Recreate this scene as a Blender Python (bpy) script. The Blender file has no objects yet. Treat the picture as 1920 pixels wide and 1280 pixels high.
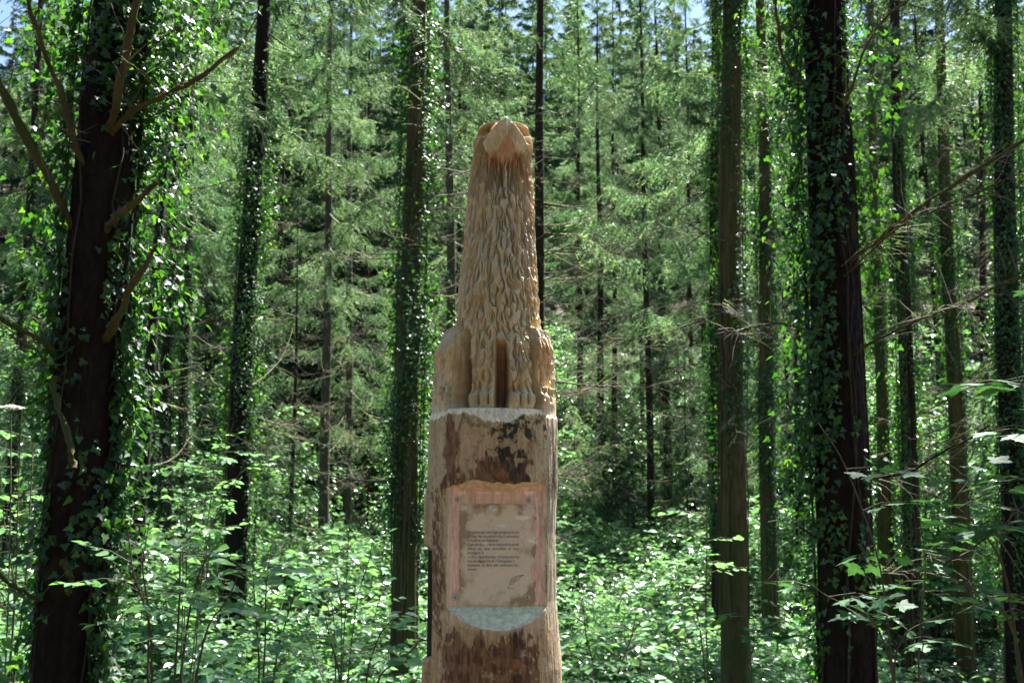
import bpy, math, random
import numpy as np
from mathutils import Vector, Matrix, Euler

rng = np.random.default_rng(7)
random.seed(7)
sc = bpy.context.scene

# ------------------------------------------------------------------ camera, world, sun, exposure
CAM_Z, PITCH, FPX = 1.6, math.radians(9.5), 1867.0
cam = bpy.data.objects.new('camera', bpy.data.cameras.new('camera'))
sc.collection.objects.link(cam)
cam.data.sensor_width = 36.0
cam.data.lens = 36.0 * FPX / 1920.0
cam.location = (0, 0, CAM_Z)
cam.rotation_euler = (math.pi / 2 + PITCH, 0, 0)
cam.data.clip_start, cam.data.clip_end = 0.05, 600
cam.data.dof.use_dof = True
cam.data.dof.focus_distance = 3.1
cam.data.dof.aperture_fstop = 7.1
sc.camera = cam

SUN_AZ, SUN_EL = math.radians(58), math.radians(61)      # azimuth measured from +x (right) towards +y (away)
w = bpy.data.worlds.new('World'); sc.world = w; w.use_nodes = True
nt = w.node_tree
sky = nt.nodes.new('ShaderNodeTexSky'); sky.sky_type = 'NISHITA'; sky.sun_disc = False; sky.air_density = 0.75; sky.dust_density = 0.5
sky.sun_elevation = SUN_EL; sky.sun_rotation = math.pi / 2 - SUN_AZ
bg = nt.nodes['Background']; bg.inputs['Strength'].default_value = 0.052
nt.links.new(sky.outputs[0], bg.inputs['Color'])
sd = bpy.data.lights.new('sun', 'SUN'); sd.energy = 5.0; sd.angle = math.radians(0.53); sd.color = (1.0, 0.98, 0.95)
sun = bpy.data.objects.new('sun', sd); sc.collection.objects.link(sun)
SUN_DIR = Vector((math.cos(SUN_EL) * math.cos(SUN_AZ), math.cos(SUN_EL) * math.sin(SUN_AZ), math.sin(SUN_EL)))
sun.rotation_euler = SUN_DIR.to_track_quat('Z', 'Y').to_euler()
sc.view_settings.view_transform = 'Standard'; sc.view_settings.look = 'None'
sc.view_settings.exposure = 2.72; sc.view_settings.gamma = 1.0; sc.view_settings.use_curve_mapping = False
cy = sc.cycles
cy.max_bounces = 6; cy.diffuse_bounces = 2; cy.glossy_bounces = 2; cy.transmission_bounces = 5; cy.transparent_max_bounces = 6
cy.caustics_reflective = False; cy.caustics_refractive = False
cy.sample_clamp_indirect = 6.0
cy.use_denoising = True

# ------------------------------------------------------------------ helpers
def at(px, py, Y):
    """the point at distance Y in front of the camera that stands at picture position px, py (1920 x 1280)"""
    cx, cyy = (px - 960) / FPX, (640 - py) / FPX
    t = Y / (math.cos(PITCH) - cyy * math.sin(PITCH))
    return Vector((t * cx, Y, CAM_Z + t * (math.sin(PITCH) + cyy * math.cos(PITCH))))

def sstep(a, b, x):
    t = np.clip((np.asarray(x, float) - a) / (b - a), 0, 1)
    return t * t * (3 - 2 * t)

class Noise:
    def __init__(self, seed, n=256):
        self.t = np.random.default_rng(seed).random((n, n)); self.n = n
    def __call__(self, u, v):
        u, v = np.broadcast_arrays(np.asarray(u, float), np.asarray(v, float))
        i, j = np.floor(u).astype(int), np.floor(v).astype(int)
        fu, fv = u - i, v - j
        fu, fv = fu * fu * (3 - 2 * fu), fv * fv * (3 - 2 * fv)
        n, t = self.n, self.t
        a, b = t[i % n, j % n], t[(i + 1) % n, j % n]
        c, d = t[i % n, (j + 1) % n], t[(i + 1) % n, (j + 1) % n]
        return (a * (1 - fu) + b * fu) * (1 - fv) + (c * (1 - fu) + d * fu) * fv
    def fbm(self, u, v, o=4):
        s, amp, tot = 0, 1.0, 0
        for k in range(o):
            s = s + amp * self(u * 2 ** k + 17.3 * k, v * 2 ** k + 5.1 * k); tot += amp; amp *= 0.5
        return s / tot
N1, N2, N3, N4 = Noise(1), Noise(2), Noise(3), Noise(4)

def mesh(name, V, F, mats=(), smooth=True, attrs=None, fmat=None):
    """V (n,3); F an (m,3) or (m,4) array, or a list of such arrays"""
    me = bpy.data.meshes.new(name)
    V = np.ascontiguousarray(V, dtype=np.float32)
    Fs = [np.asarray(f) for f in (F if isinstance(F, list) else [F]) if len(f)]
    me.vertices.add(len(V)); me.vertices.foreach_set('co', V.ravel())
    nl = sum(f.size for f in Fs); npoly = sum(len(f) for f in Fs)
    me.loops.add(nl); me.loops.foreach_set('vertex_index', np.concatenate([f.ravel() for f in Fs]).astype(np.int32))
    tot = np.concatenate([np.full(len(f), f.shape[1]) for f in Fs])
    st = np.concatenate([[0], np.cumsum(tot)[:-1]])
    me.polygons.add(npoly); me.polygons.foreach_set('loop_start', st.astype(np.int32))
    if fmat is not None: me.polygons.foreach_set('material_index', np.asarray(fmat, np.int32))
    for k, a in (attrs or {}).items():
        a = np.asarray(a, np.float32)
        if a.ndim == 1:
            me.attributes.new(k, 'FLOAT', 'POINT').data.foreach_set('value', a)
        else:
            c = np.ones((len(a), 4), np.float32); c[:, :3] = a
            me.attributes.new(k, 'FLOAT_COLOR', 'POINT').data.foreach_set('color', c.ravel())
    for m in mats: me.materials.append(m)
    me.update(calc_edges=True)
    me.polygons.foreach_set('use_smooth', np.full(npoly, smooth))
    return me

class Acc:
    """collects geometry into one mesh"""
    def __init__(self): self.V, self.F3, self.F4, self.n, self.R = [], [], [], 0, []
    def add(self, V, F, r=None):
        V = np.asarray(V, float); F = np.asarray(F)
        (self.F3 if F.shape[1] == 3 else self.F4).append(F + self.n)
        self.V.append(V); self.n += len(V)
        self.R.append(np.full(len(V), random.random()) if r is None else np.broadcast_to(r, (len(V),)))
    def build(self, name, *mats, smooth=True):
        F = []
        if self.F3: F.append(np.concatenate(self.F3))
        if self.F4: F.append(np.concatenate(self.F4))
        return mesh(name, np.concatenate(self.V), F, mats, smooth, {'rnd': np.concatenate(self.R)})

def ob(name, me, parent=None, loc=None, rot=None, scale=None, label=None, cat=None, group=None, kind=None):
    o = bpy.data.objects.new(name, me); sc.collection.objects.link(o)
    if parent is not None: o.parent = parent
    if loc is not None: o.location = loc
    if rot is not None: o.rotation_euler = rot
    if scale is not None: o.scale = scale if hasattr(scale, '__len__') else (scale,) * 3
    for k, v in (('label', label), ('category', cat), ('group', group), ('kind', kind)):
        if v: o[k] = v
    return o

def tube(P, R, sides=6, cap=True, ell=None):
    """a tube along the points P with radii R -> V, F4"""
    P = np.asarray(P, float); R = np.broadcast_to(np.asarray(R, float), (len(P),))
    T = np.gradient(P, axis=0); T /= np.linalg.norm(T, axis=1)[:, None] + 1e-9
    up = np.array([0, 0, 1.0]) if abs(T[0, 2]) < 0.9 else np.array([1.0, 0, 0])
    A = np.cross(T, up); A /= np.linalg.norm(A, axis=1)[:, None] + 1e-9
    B = np.cross(T, A)
    a = np.linspace(0, 2 * math.pi, sides, endpoint=False)
    V = (P[:, None] + R[:, None, None] * (np.cos(a)[None, :, None] * A[:, None] + np.sin(a)[None, :, None] * B[:, None])).reshape(-1, 3)
    i = np.arange(len(P) - 1)[:, None] * sides; j = np.arange(sides)[None]; k = (j + 1) % sides
    F = np.stack([i + j, i + k, i + sides + k, i + sides + j], -1).reshape(-1, 4)
    return V, F

def scatter(V, F, pos, X, Y, Z, s):
    """copies of a small shape (V, F) at pos with axes X, Y, Z and size s -> V, F, leaf index per vertex"""
    V = np.asarray(V, float); F = np.asarray(F); n, k = len(pos), len(V)
    s = np.broadcast_to(np.asarray(s, float), (n,))
    W = pos[:, None] + s[:, None, None] * (V[None, :, 0:1] * X[:, None] + V[None, :, 1:2] * Y[:, None] + V[None, :, 2:3] * Z[:, None])
    G = F[None] + (np.arange(n) * k)[:, None, None]
    return W.reshape(-1, 3), G.reshape(-1, F.shape[1]), np.repeat(np.arange(n), k)

def frame(Y, Zhint):
    """orthonormal X, Y, Z with Y along the leaf and Z near Zhint"""
    Y = Y / (np.linalg.norm(Y, axis=1)[:, None] + 1e-9)
    X = np.cross(Y, Zhint); X /= np.linalg.norm(X, axis=1)[:, None] + 1e-9
    return X, Y, np.cross(X, Y)

# leaf shapes: length 1 along +y, blade facing +z
LEAF_V = np.array([[0, 0, 0], [-.25, .28, .05], [.25, .28, .05], [-.27, .58, .05], [.27, .58, .05], [0, 1, -.08], [0, .45, -.03]])
LEAF_F = np.array([[0, 6, 1], [0, 2, 6], [1, 6, 3], [2, 4, 6], [3, 6, 5], [6, 4, 5]])
IVY_V = np.array([[0, 0, 0], [-.28, -.12, .03], [-.48, .22, .05], [-.24, .42, .03], [-.2, .62, .02], [0, 1, -.06], [.2, .62, .02], [.24, .42, .03], [.48, .22, .05], [.28, -.12, .03], [0, .35, -.02]])
IVY_F = np.array([[10, i, i + 1] for i in range(0, 9)] + [[10, 9, 0]])[:, [0, 2, 1]]
def _maple():
    pts = [(0, 0)]
    for ang, L in ((-130, .42), (-68, .78), (0, 1.0), (68, .78), (130, .42)):
        a = math.radians(ang); d = np.array([math.sin(a), math.cos(a)]); n = np.array([math.cos(a), -math.sin(a)])
        o = np.array([0, .28])
        for f, wv in ((.55, -.2), (.72, -.22), (.74, -.13), (1, 0), (.74, .13), (.72, .22), (.55, .2)):
            pts.append(tuple(o + d * L * f * .85 + n * wv * L))
    P = np.array(pts); r = np.hypot(P[:, 0], P[:, 1] - .28)
    V = np.column_stack([P, .05 * np.abs(P[:, 0]) - .10 * r ** 2]); V = np.vstack([V, [[0, .28, 0]]])
    n = len(pts); F = [[n, i + 1 if i + 1 < n else 0, i] for i in range(n)]
    return V, np.array(F)[:, ::-1]
MAPLE_V, MAPLE_F = _maple()

# ------------------------------------------------------------------ materials
def newmat(name):
    m = bpy.data.materials.new(name); m.use_nodes = True
    return m, m.node_tree, m.node_tree.nodes['Principled BSDF']
def node(nt, typ, ins=None, **kw):
    n = nt.nodes.new(typ)
    for k, v in kw.items(): setattr(n, k, v)
    for k, v in (ins or {}).items():
        if isinstance(v, bpy.types.NodeSocket): nt.links.new(v, n.inputs[k])
        else: n.inputs[k].default_value = v
    return n
def ramp(nt, fac, stops):
    n = nt.nodes.new('ShaderNodeValToRGB'); nt.links.new(fac, n.inputs[0]); e = n.color_ramp.elements
    while len(e) < len(stops): e.new(0.5)
    for el, (p, c) in zip(e, stops): el.position = p; el.color = (*c, 1)
    return n.outputs[0]
def bump(nt, p, h, strength=0.5, dist=0.01):
    b = node(nt, 'ShaderNodeBump', {'Strength': strength, 'Distance': dist, 'Height': h}); nt.links.new(b.outputs[0], p.inputs['Normal'])

def leaf_mat(name, stops, rough=0.42, trans=0.4, tcol=(1.25, 1.35, 0.5), spec=0.5, tree_var=None):
    """leaf: coloured by its own random number (and that of the plant), shiny cuticle, light passes through"""
    m, nt, p = newmat(name)
    at_ = node(nt, 'ShaderNodeAttribute', attribute_name='rnd')
    oi = node(nt, 'ShaderNodeObjectInfo')
    mx = node(nt, 'ShaderNodeMath', {0: at_.outputs['Fac'], 1: oi.outputs['Random']}, operation='ADD')
    fr = node(nt, 'ShaderNodeMath', {0: mx.outputs[0]}, operation='FRACT')
    col = ramp(nt, fr.outputs[0], stops)
    if tree_var:                                                 # whole trees differ in tone
        r2 = node(nt, 'ShaderNodeMath', {0: oi.outputs['Random'], 1: 7.31}, operation='MULTIPLY'); r3 = node(nt, 'ShaderNodeMath', {0: r2.outputs[0]}, operation='FRACT')
        tv = node(nt, 'ShaderNodeMapRange', {'Value': r3.outputs[0], 'To Min': tree_var[0], 'To Max': tree_var[1]})
        col = node(nt, 'ShaderNodeVectorMath', {0: col, 1: tv.outputs[0]}, operation='MULTIPLY').outputs[0]
    nt.links.new(col, p.inputs['Base Color']); p.inputs['Roughness'].default_value = rough
    p.inputs['Specular IOR Level'].default_value = spec
    tc = node(nt, 'ShaderNodeMix', {'Factor': 1.0, 6: col, 7: (*tcol, 1)}, data_type='RGBA', blend_type='MULTIPLY')
    tr = node(nt, 'ShaderNodeBsdfTranslucent', {'Color': tc.outputs[2]})
    ms = node(nt, 'ShaderNodeMixShader', {0: trans, 1: p.outputs[0], 2: tr.outputs[0]})
    nt.links.new(ms.outputs[0], nt.nodes['Material Output'].inputs[0])
    return m

M = {}
M['under'] = leaf_mat('undergrowth_leaf', [(0, (.09, .19, .085)), (.4, (.14, .27, .12)), (.75, (.135, .26, .15)), (1, (.20, .33, .15))], .28, .46, (1.15, 1.3, .65), .7)
M['ivy'] = leaf_mat('ivy_leaf', [(0, (.014, .046, .017)), (.5, (.024, .075, .02)), (.85, (.05, .125, .027)), (1, (.09, .18, .04))], .5, .4, (1.9, 2.2, .55))
M['maple'] = leaf_mat('maple_leaf', [(0, (.04, .115, .045)), (.6, (.06, .15, .06)), (1, (.085, .19, .07))], .55, .36, (1.15, 1.35, .6), .3)
M['needle'] = leaf_mat('spruce_needle', [(0, (.05, .10, .05)), (.5, (.09, .16, .085)), (.85, (.14, .22, .12)), (1, (.19, .23, .14))], .55, .42, (1.2, 1.35, .7), .28, (.25, 1.35))
M['petal'] = leaf_mat('white_petal', [(0, (.75, .78, .7)), (1, (.8, .8, .75))], .6, .3, (1, 1, .9))

def bark_mat(name, c0, c1, c2, moss=0.0, scale=1.0):
    m, nt, p = newmat(name)
    tc = node(nt, 'ShaderNodeTexCoord')
    mp = node(nt, 'ShaderNodeMapping', {'Vector': tc.outputs['Object'], 'Scale': (9 * scale, 9 * scale, 2.2 * scale)})
    n1 = node(nt, 'ShaderNodeTexNoise', {'Vector': mp.outputs[0], 'Scale': 2.0, 'Detail': 8, 'Roughness': .65})
    n2 = node(nt, 'ShaderNodeTexNoise', {'Vector': tc.outputs['Object'], 'Scale': 1.7, 'Detail': 4})
    vo = node(nt, 'ShaderNodeTexVoronoi', {'Vector': mp.outputs[0], 'Scale': 2.6}, feature='DISTANCE_TO_EDGE')
    col = ramp(nt, n1.outputs[0], [(.3, c0), (.52, c1), (.75, c2)])
    if moss:
        g = node(nt, 'ShaderNodeMapRange', {'Value': n2.outputs[0], 'From Min': .62 - moss * .3, 'From Max': .78 - moss * .2})
        mix = node(nt, 'ShaderNodeMix', {'Factor': g.outputs[0], 6: col, 7: (.045, .055, .012, 1)}, data_type='RGBA'); col = mix.outputs[2]
    nt.links.new(col, p.inputs['Base Color']); p.inputs['Roughness'].default_value = .9; p.inputs['Specular IOR Level'].default_value = .2
    h = node(nt, 'ShaderNodeMath', {0: vo.outputs[0], 1: n1.outputs[0]}, operation='ADD')
    bump(nt, p, h.outputs[0], .8, .012)
    return m
M['bark'] = bark_mat('spruce_bark', (.01, .007, .005), (.026, .016, .010), (.048, .03, .02))
M['bark_shaded'] = bark_mat('shade_darkened_bark', (.005, .0035, .0025), (.014, .008, .0055), (.03, .018, .012), .12, 1.6)  # darker copy of the bark: the dim trunks' shade is put into its colour
M['bark_moss'] = bark_mat('mossy_bark', (.034, .025, .011), (.085, .062, .024), (.125, .094, .04), .6)
M['bark_grey'] = bark_mat('grey_bark', (.03, .026, .02), (.07, .058, .043), (.12, .1, .08), .2)

def twig_mat():
    m, nt, p = newmat('dead_twig')
    tc = node(nt, 'ShaderNodeTexCoord'); ge = node(nt, 'ShaderNodeNewGeometry')
    n = node(nt, 'ShaderNodeTexNoise', {'Vector': ge.outputs['Position'], 'Scale': 2.2, 'Detail': 4})
    col = ramp(nt, n.outputs[0], [(.36, (.05, .035, .022)), (.5, (.13, .105, .075)), (.6, (.15, .16, .045)), (.72, (.26, .28, .07))])
    nt.links.new(col, p.inputs['Base Color']); p.inputs['Roughness'].default_value = .9
    return m
M['twig'] = twig_mat()
def plain(name, c, rough=.8, metal=0.0, spec=.4, var=.15, sc_=20):
    m, nt, p = newmat(name)
    tc = node(nt, 'ShaderNodeTexCoord')
    n = node(nt, 'ShaderNodeTexNoise', {'Vector': tc.outputs['Object'], 'Scale': sc_, 'Detail': 4})
    lo = tuple(x * (1 - var) for x in c); hi = tuple(min(1, x * (1 + var)) for x in c)
    nt.links.new(ramp(nt, n.outputs[0], [(.3, lo), (.7, hi)]), p.inputs['Base Color'])
    p.inputs['Roughness'].default_value = rough; p.inputs['Metallic'].default_value = metal; p.inputs['Specular IOR Level'].default_value = spec
    return m
M['stem'] = plain('green_stem', (.07, .06, .03), var=.4)
M['ivy_stem'] = plain('ivy_stem', (.035, .025, .016), .9, var=.4)
M['litter'] = plain('needle_litter', (.05, .035, .02), .95, var=.5, sc_=6)
M['moss'] = plain('moss', (.11, .13, .03), .95, var=.4, sc_=60)

def wood_mat():
    """carved wood: the timber's own colours come from the 'col' attribute, fine fibre grain from noise"""
    m, nt, p = newmat('carved_wood')
    a = node(nt, 'ShaderNodeAttribute', attribute_name='col')
    tc = node(nt, 'ShaderNodeTexCoord')
    mp = node(nt, 'ShaderNodeMapping', {'Vector': tc.outputs['Object'], 'Scale': (260, 260, 14)})
    n = node(nt, 'ShaderNodeTexNoise', {'Vector': mp.outputs[0], 'Scale': 1.0, 'Detail': 5, 'Roughness': .6})
    mp2 = node(nt, 'ShaderNodeMapping', {'Vector': tc.outputs['Object'], 'Scale': (60, 60, 60)})
    n2 = node(nt, 'ShaderNodeTexNoise', {'Vector': mp2.outputs[0], 'Scale': 1.0, 'Detail': 6, 'Roughness': .7})
    s = node(nt, 'ShaderNodeMath', {0: n.outputs[0], 1: n2.outputs[0]}, operation='ADD')
    g = node(nt, 'ShaderNodeMapRange', {'Value': s.outputs[0], 'From Min': .6, 'From Max': 1.4, 'To Min': .72, 'To Max': 1.3})
    mp3 = node(nt, 'ShaderNodeMapping', {'Vector': tc.outputs['Object'], 'Scale': (75, 75, 7)})
    n3 = node(nt, 'ShaderNodeTexNoise', {'Vector': mp3.outputs[0], 'Scale': 1.0, 'Detail': 6, 'Roughness': .65, 'Distortion': .6})
    g3 = node(nt, 'ShaderNodeMapRange', {'Value': n3.outputs[0], 'From Min': .3, 'From Max': .7, 'To Min': .72, 'To Max': 1.3})
    gm = node(nt, 'ShaderNodeMath', {0: g.outputs[0], 1: g3.outputs[0]}, operation='MULTIPLY')
    mx = node(nt, 'ShaderNodeVectorMath', {0: a.outputs['Color'], 1: gm.outputs[0]}, operation='MULTIPLY')
    nt.links.new(mx.outputs[0], p.inputs['Base Color']); p.inputs['Roughness'].default_value = .72; p.inputs['Specular IOR Level'].default_value = .3
    bump(nt, p, s.outputs[0], .55, .003)
    return m
M['wood'] = wood_mat()

# ------------------------------------------------------------------ the carved post: log and wolf
YC, YF = 3.0, 2.87                       # distance of the post's axis and of its front
def row_z(r):
    r = np.asarray(r, float); c = (640 - r) / FPX
    t = YF / (math.cos(PITCH) - c * math.sin(PITCH))
    return CAM_Z + t * (math.sin(PITCH) + c * math.cos(PITCH)), t / FPX * YC / YF
def ip(x, tab): return np.interp(x, [a for a, b in tab], [b for a, b in tab])

post = ob('carved_wooden_post', None, loc=(at(925, 900, YC).x, YC, 0),
          label='tall pale log carved at its top into a seated wolf with raised muzzle', cat='sculpture')
PX0 = post.location.x

def theta_grid(n):
    t = np.linspace(-1, 1, n, endpoint=False)
    return math.pi * (.5 * t + .5 * t ** 3)

def cyl_mesh(name, TH, Zs, SC, CX, Rpx, col, cap_top=True):
    """closed surface from radii Rpx[row, theta] in picture pixels at each row's scale"""
    nr, nt_ = Rpx.shape
    r = Rpx * SC[:, None]
    X = (CX - 925)[:, None] * SC[:, None] + r * np.sin(TH)[None]
    Yv = -r * np.cos(TH)[None]
    V = np.stack([X, Yv, np.broadcast_to(Zs[:, None], X.shape)], -1).reshape(-1, 3)
    i = np.arange(nr - 1)[:, None] * nt_; j = np.arange(nt_)[None]; k = (j + 1) % nt_
    F = np.stack([i + j, i + nt_ + j, i + nt_ + k, i + k], -1).reshape(-1, 4)
    C = col.reshape(-1, 3); Fs = [F]
    if cap_top:
        V = np.vstack([V, [V[:nt_].mean(0)]]); C = np.vstack([C, C[:1]])
        Fs.append(np.stack([np.full(nt_, len(V) - 1), np.arange(nt_), (np.arange(nt_) + 1) % nt_], -1))
    return mesh(name, V, Fs, [M['wood']], True, {'col': C})

def carve(H, S, ROW, strokes):
    """each stroke (s0, row0, half width, half length, slant, curve, depth) scoops a groove out of H"""
    for s0, r0, wd, ln, sl, cv, dp in strokes:
        flip = 1 if (int(s0 * 7 + r0 * 3) % 5) < 3 else -1
        i0, i1 = np.searchsorted(ROW, [r0 - ln, r0 + ln]); 
        m = wd + abs(sl) * ln + abs(cv) + 1
        j0, j1 = np.searchsorted(S, [s0 - m, s0 + m])
        if i1 <= i0 or j1 <= j0: continue
        l = (ROW[i0:i1, None] - r0) / ln
        x = (S[None, j0:j1] - s0 - sl * l * ln - cv * (l * l - .4)) / wd
        x = x * flip
        d = dp * np.clip((x + 1) / 1.75, 0, 1) ** 1.2 * np.clip((1 - x) / .22, 0, 1) * (1 - np.abs(l) ** 2.5) * (1 + .4 * l) + 3.2 * np.exp(-((x - .8) / .15) ** 2) * (1 - np.abs(l) ** 2.5)
        H[i0:i1, j0:j1] = np.minimum(H[i0:i1, j0:j1], -np.maximum(d, 0))

def mixc(c, m, v): return c + (np.asarray(v)[None, None] - c) * m[..., None]

# --- wolf
TH = theta_grid(620)
ROW = np.concatenate([np.linspace(232.5, 300, 110), np.linspace(300.8, 775, 360)])
ROWN = ROW
def row_zd(r, Yd):
    c = (640 - r) / FPX; t = Yd / (math.cos(PITCH) - c * math.sin(PITCH))
    return CAM_Z + t * (math.sin(PITCH) + c * math.cos(PITCH)), t / FPX * YC / Yd
ZW, SW = row_zd(ROW, np.interp(ROW, [230, 300, 560, 800], [2.95, 2.945, 2.87, 2.87]))
Rr, Tt = ROW[:, None], TH[None, :]
cxw = ip(ROW, [(220, 945), (235, 942), (300, 939), (400, 936), (500, 934), (600, 934), (650, 938), (775, 940)])
a = ip(ROW, [(220, 46), (233, 46), (236, 48), (248, 55), (260, 56.5), (300, 60), (350, 63), (400, 66), (450, 69), (500, 73.5), (550, 77), (600, 80), (650, 82), (700, 80), (775, 78)])
R = np.repeat(a[:, None], len(TH), 1)
co, si = np.cos(Tt), np.sin(Tt)
R = R * (1 + .18 * sstep(300, 560, Rr) * np.clip(co, 0, 1) ** 2)
X = R * si                                                     # offset from the axis, px
front = sstep(0, .25, co)
# haunches keep the log's own roundness
ox = (cxw - 926)[:, None]
Rout = -ox * si + np.sqrt(np.maximum((ox * si) ** 2 + 116 ** 2 - ox ** 2, 1))
left = Tt < 0
htop = np.where(left, 606, 608) + 5 * np.abs(si)
hm = np.where(left, sstep(math.radians(43), math.radians(50), -Tt), sstep(math.radians(38), math.radians(46), Tt))
hm = hm * sstep(-2, 1, Rr - htop)
hr = R + (Rout - R) * (.55 + .45 * sstep(0, 55, Rr - htop)) * np.where(np.abs(Tt) > 2.4, .9, 1)
H0 = R.copy()
# front legs
leg = front * sstep(600, 690, Rr)
R = R + leg * 9
# gap between the front legs
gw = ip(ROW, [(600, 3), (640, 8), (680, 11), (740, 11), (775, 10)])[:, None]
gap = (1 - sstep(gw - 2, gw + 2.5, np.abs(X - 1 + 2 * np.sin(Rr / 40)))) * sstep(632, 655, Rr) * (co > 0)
R = R - gap * (18 + 32 * sstep(640, 720, Rr))
# recess between leg and haunch
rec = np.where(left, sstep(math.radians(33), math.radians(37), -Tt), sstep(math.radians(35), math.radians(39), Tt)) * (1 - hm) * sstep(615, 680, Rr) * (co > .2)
R = R - rec * 34
R = R * (1 - hm) + hr * hm
# paws of the front legs, with toes
pw = sstep(728, 744, Rr) * (co > .6) * (1 - gap) * (1 - rec)
xt = R * si + cxw[:, None]
lobe = sum(np.sqrt(np.clip(1 - ((xt - c_) / w_) ** 2, 0, 1)) for c_, w_ in ((893, 8), (908.5, 9), (924, 8), (964, 11), (982, 8), (994, 7)))
R = R + pw * (5 + 6 * np.clip(lobe, 0, 1)) * (1 - .7 * sstep(752, 773, Rr))
def slot(x0, r0, r1, wd=2.2, dp=7):
    return dp * (1 - sstep(wd * .5, wd, np.abs(R * si + cxw[:, None] - x0))) * sstep(r0, r0 + 4, Rr) * (1 - sstep(r1 - 6, r1, Rr)) * (co > .1)
# hind paws: the haunch is cut back above them
cut = hm * (1 - sstep(719, 724, Rr)) * sstep(640, 700, Rr) * (np.abs(Tt) < 1.7)
R = R - cut * 9
toes = sum(slot(*q) for q in ((900, 738, 764), (917, 738, 762), (975, 738, 764), (989, 738, 762), (834, 724, 752), (845, 724, 748), (820, 730, 756, 1.6), (1021, 726, 750, 2.6), (1031, 726, 752, 2.6)))
R = R - toes
# head: raised muzzle seen from below
xr = R * si + cxw[:, None] - 945
wj = ip(ROW, [(232, 2), (243, 3), (248, 8), (255, 14), (266, 24), (280, 34), (292, 33), (304, 22), (314, 4), (330, 1)])[:, None]
muz = (1 - sstep(wj - 1.5, wj + 1.5 + 2.5 * sstep(285, 305, Rr), np.abs(xr))) * (co > 0)
prof = ip(ROW, [(232, 0), (235, 4), (239, 26), (242, 29), (250, 27), (275, 17), (300, 7), (322, 0)])[:, None]
R = R + muz * prof * (1 + .25 * sstep(24, 0, np.abs(xr)))
lip = np.exp(-((np.abs(xr) - wj - 4.5) / 3.8) ** 2) * sstep(238, 244, Rr) * (1 - sstep(276, 290, Rr)) * (co > 0)
lip2 = np.exp(-((np.abs(xr) - wj - 11) / 3.0) ** 2) * sstep(238, 244, Rr) * (1 - sstep(272, 288, Rr)) * (co > 0)
R = R - lip * 15 + lip2 * 9
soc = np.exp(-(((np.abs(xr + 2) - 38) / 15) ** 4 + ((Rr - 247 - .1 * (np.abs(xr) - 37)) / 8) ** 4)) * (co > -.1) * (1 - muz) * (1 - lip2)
R = R - soc * 38
chin = muz * np.exp(-((xr - 5) / 3.5) ** 4) * sstep(244, 249, Rr) * (1 - sstep(262, 276, Rr))
R = R - chin * 6
# fur: chisel scoops
st = []
rs = np.random.default_rng(3)
S = TH * 78
for r0 in np.arange(258, 748, 13.5):
    wb = 6.2 if r0 > 345 else 5.0
    s = -175 + rs.random() * 8
    while s < 175:
        st.append((s + rs.normal(0, 2.2), r0 + rs.normal(0, 7), wb * rs.uniform(.75, 1.25), rs.uniform(11, 20) * (1.7 if r0 < 345 else 1), np.clip(s / 260, -.3, .3) + rs.normal(0, .1), rs.normal(0, 5.5), rs.uniform(3.4, 6.4) * (1.7 if r0 < 345 else 1)))
        s += wb * rs.uniform(1.3, 2.0)
for k in range(7):                                             # loops below the throat
    for sgn in (-1, 1):
        st.append((4 + sgn * (3.5 + 6 * k), 332 + 2 * k, 3.0, 26 + 2 * k, 0, sgn * -6, 5.0))
Hc = np.zeros_like(R)
carve(Hc, S, ROW, st)
cheek = muz * (1 - sstep(290, 305, Rr))
throat = (1 - sstep(8, 22, np.abs(xr))) * (1 - sstep(300, 322, Rr)) * (co > 0)
plainm = np.maximum.reduce([cheek, throat, gap, sstep(736, 742, Rr) * np.ones_like(R), soc, np.where(Rr < 254, .85, 0) * np.ones_like(R), rec * .7, np.where(left, hm * .45, hm * .2)])
R = R + Hc * (1 - np.clip(plainm, 0, 1)) * 1.15
u, v = S[None] / 9, Rr / 26
R = R + 1.5 * (N1.fbm(u * 1.3, v * 2, 3) - .5) + .8 * (N2.fbm(S[None] / 1.6, Rr / 14, 2) - .5)
# colours of the timber
f1, f2, f3 = N1.fbm(S[None] / 40, Rr / 90, 4), N2.fbm(S[None] / 5, Rr / 60, 4), N3.fbm(S[None] / 22, Rr / 30, 4)
C = np.empty(R.shape + (3,)); C[:] = (.51, .41, .225)
C = mixc(C, sstep(.45, .75, f2) * .6, (.57, .45, .26))
C = mixc(C, sstep(.52, .68, f1) * .4, (.55, .35, .19))
C = mixc(C, sstep(.52, .7, f3) * .5 * sstep(-.3, .4, si), (.42, .37, .28))
C = mixc(C, (1 - sstep(0, 14, np.abs(xr - 3) - np.clip((Rr - 272) * .5, 1, 12) - np.clip((Rr - 294) * 1.6, 0, 24) + 14 * (f3 - .5))) * sstep(262, 276, Rr) * (1 - sstep(312, 360, Rr + 30 * (f2 - .5))) * front * .75, (.47, .25, .14))
C = mixc(C, cheek * (1 - (np.abs(xr - 3) < 3 + np.clip((Rr - 272) * .5, 0, 14)) * sstep(258, 270, Rr)) * .85, (.60, .51, .34))
C = mixc(C, sstep(-.8, 0, Hc) * .3 * (1 - plainm), (.58, .5, .38))
C = mixc(C, sstep(.3, .75, -si) * sstep(.42, .62, N4.fbm(S[None] / 12, Rr / 60, 4)) * .45, (.56, .34, .16))
C = mixc(C, sstep(.45, .8, si) * sstep(.45, .62, N3.fbm(S[None] / 9, Rr / 50, 4)) * .5, (.60, .36, .18))
C = mixc(C, sstep(.5, .66, N2.fbm(S[None] / 14 + 30, Rr / 22, 4)) * .5 * sstep(420, 330, np.abs(Rr - 430) * 3), (.40, .35, .26))
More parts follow.
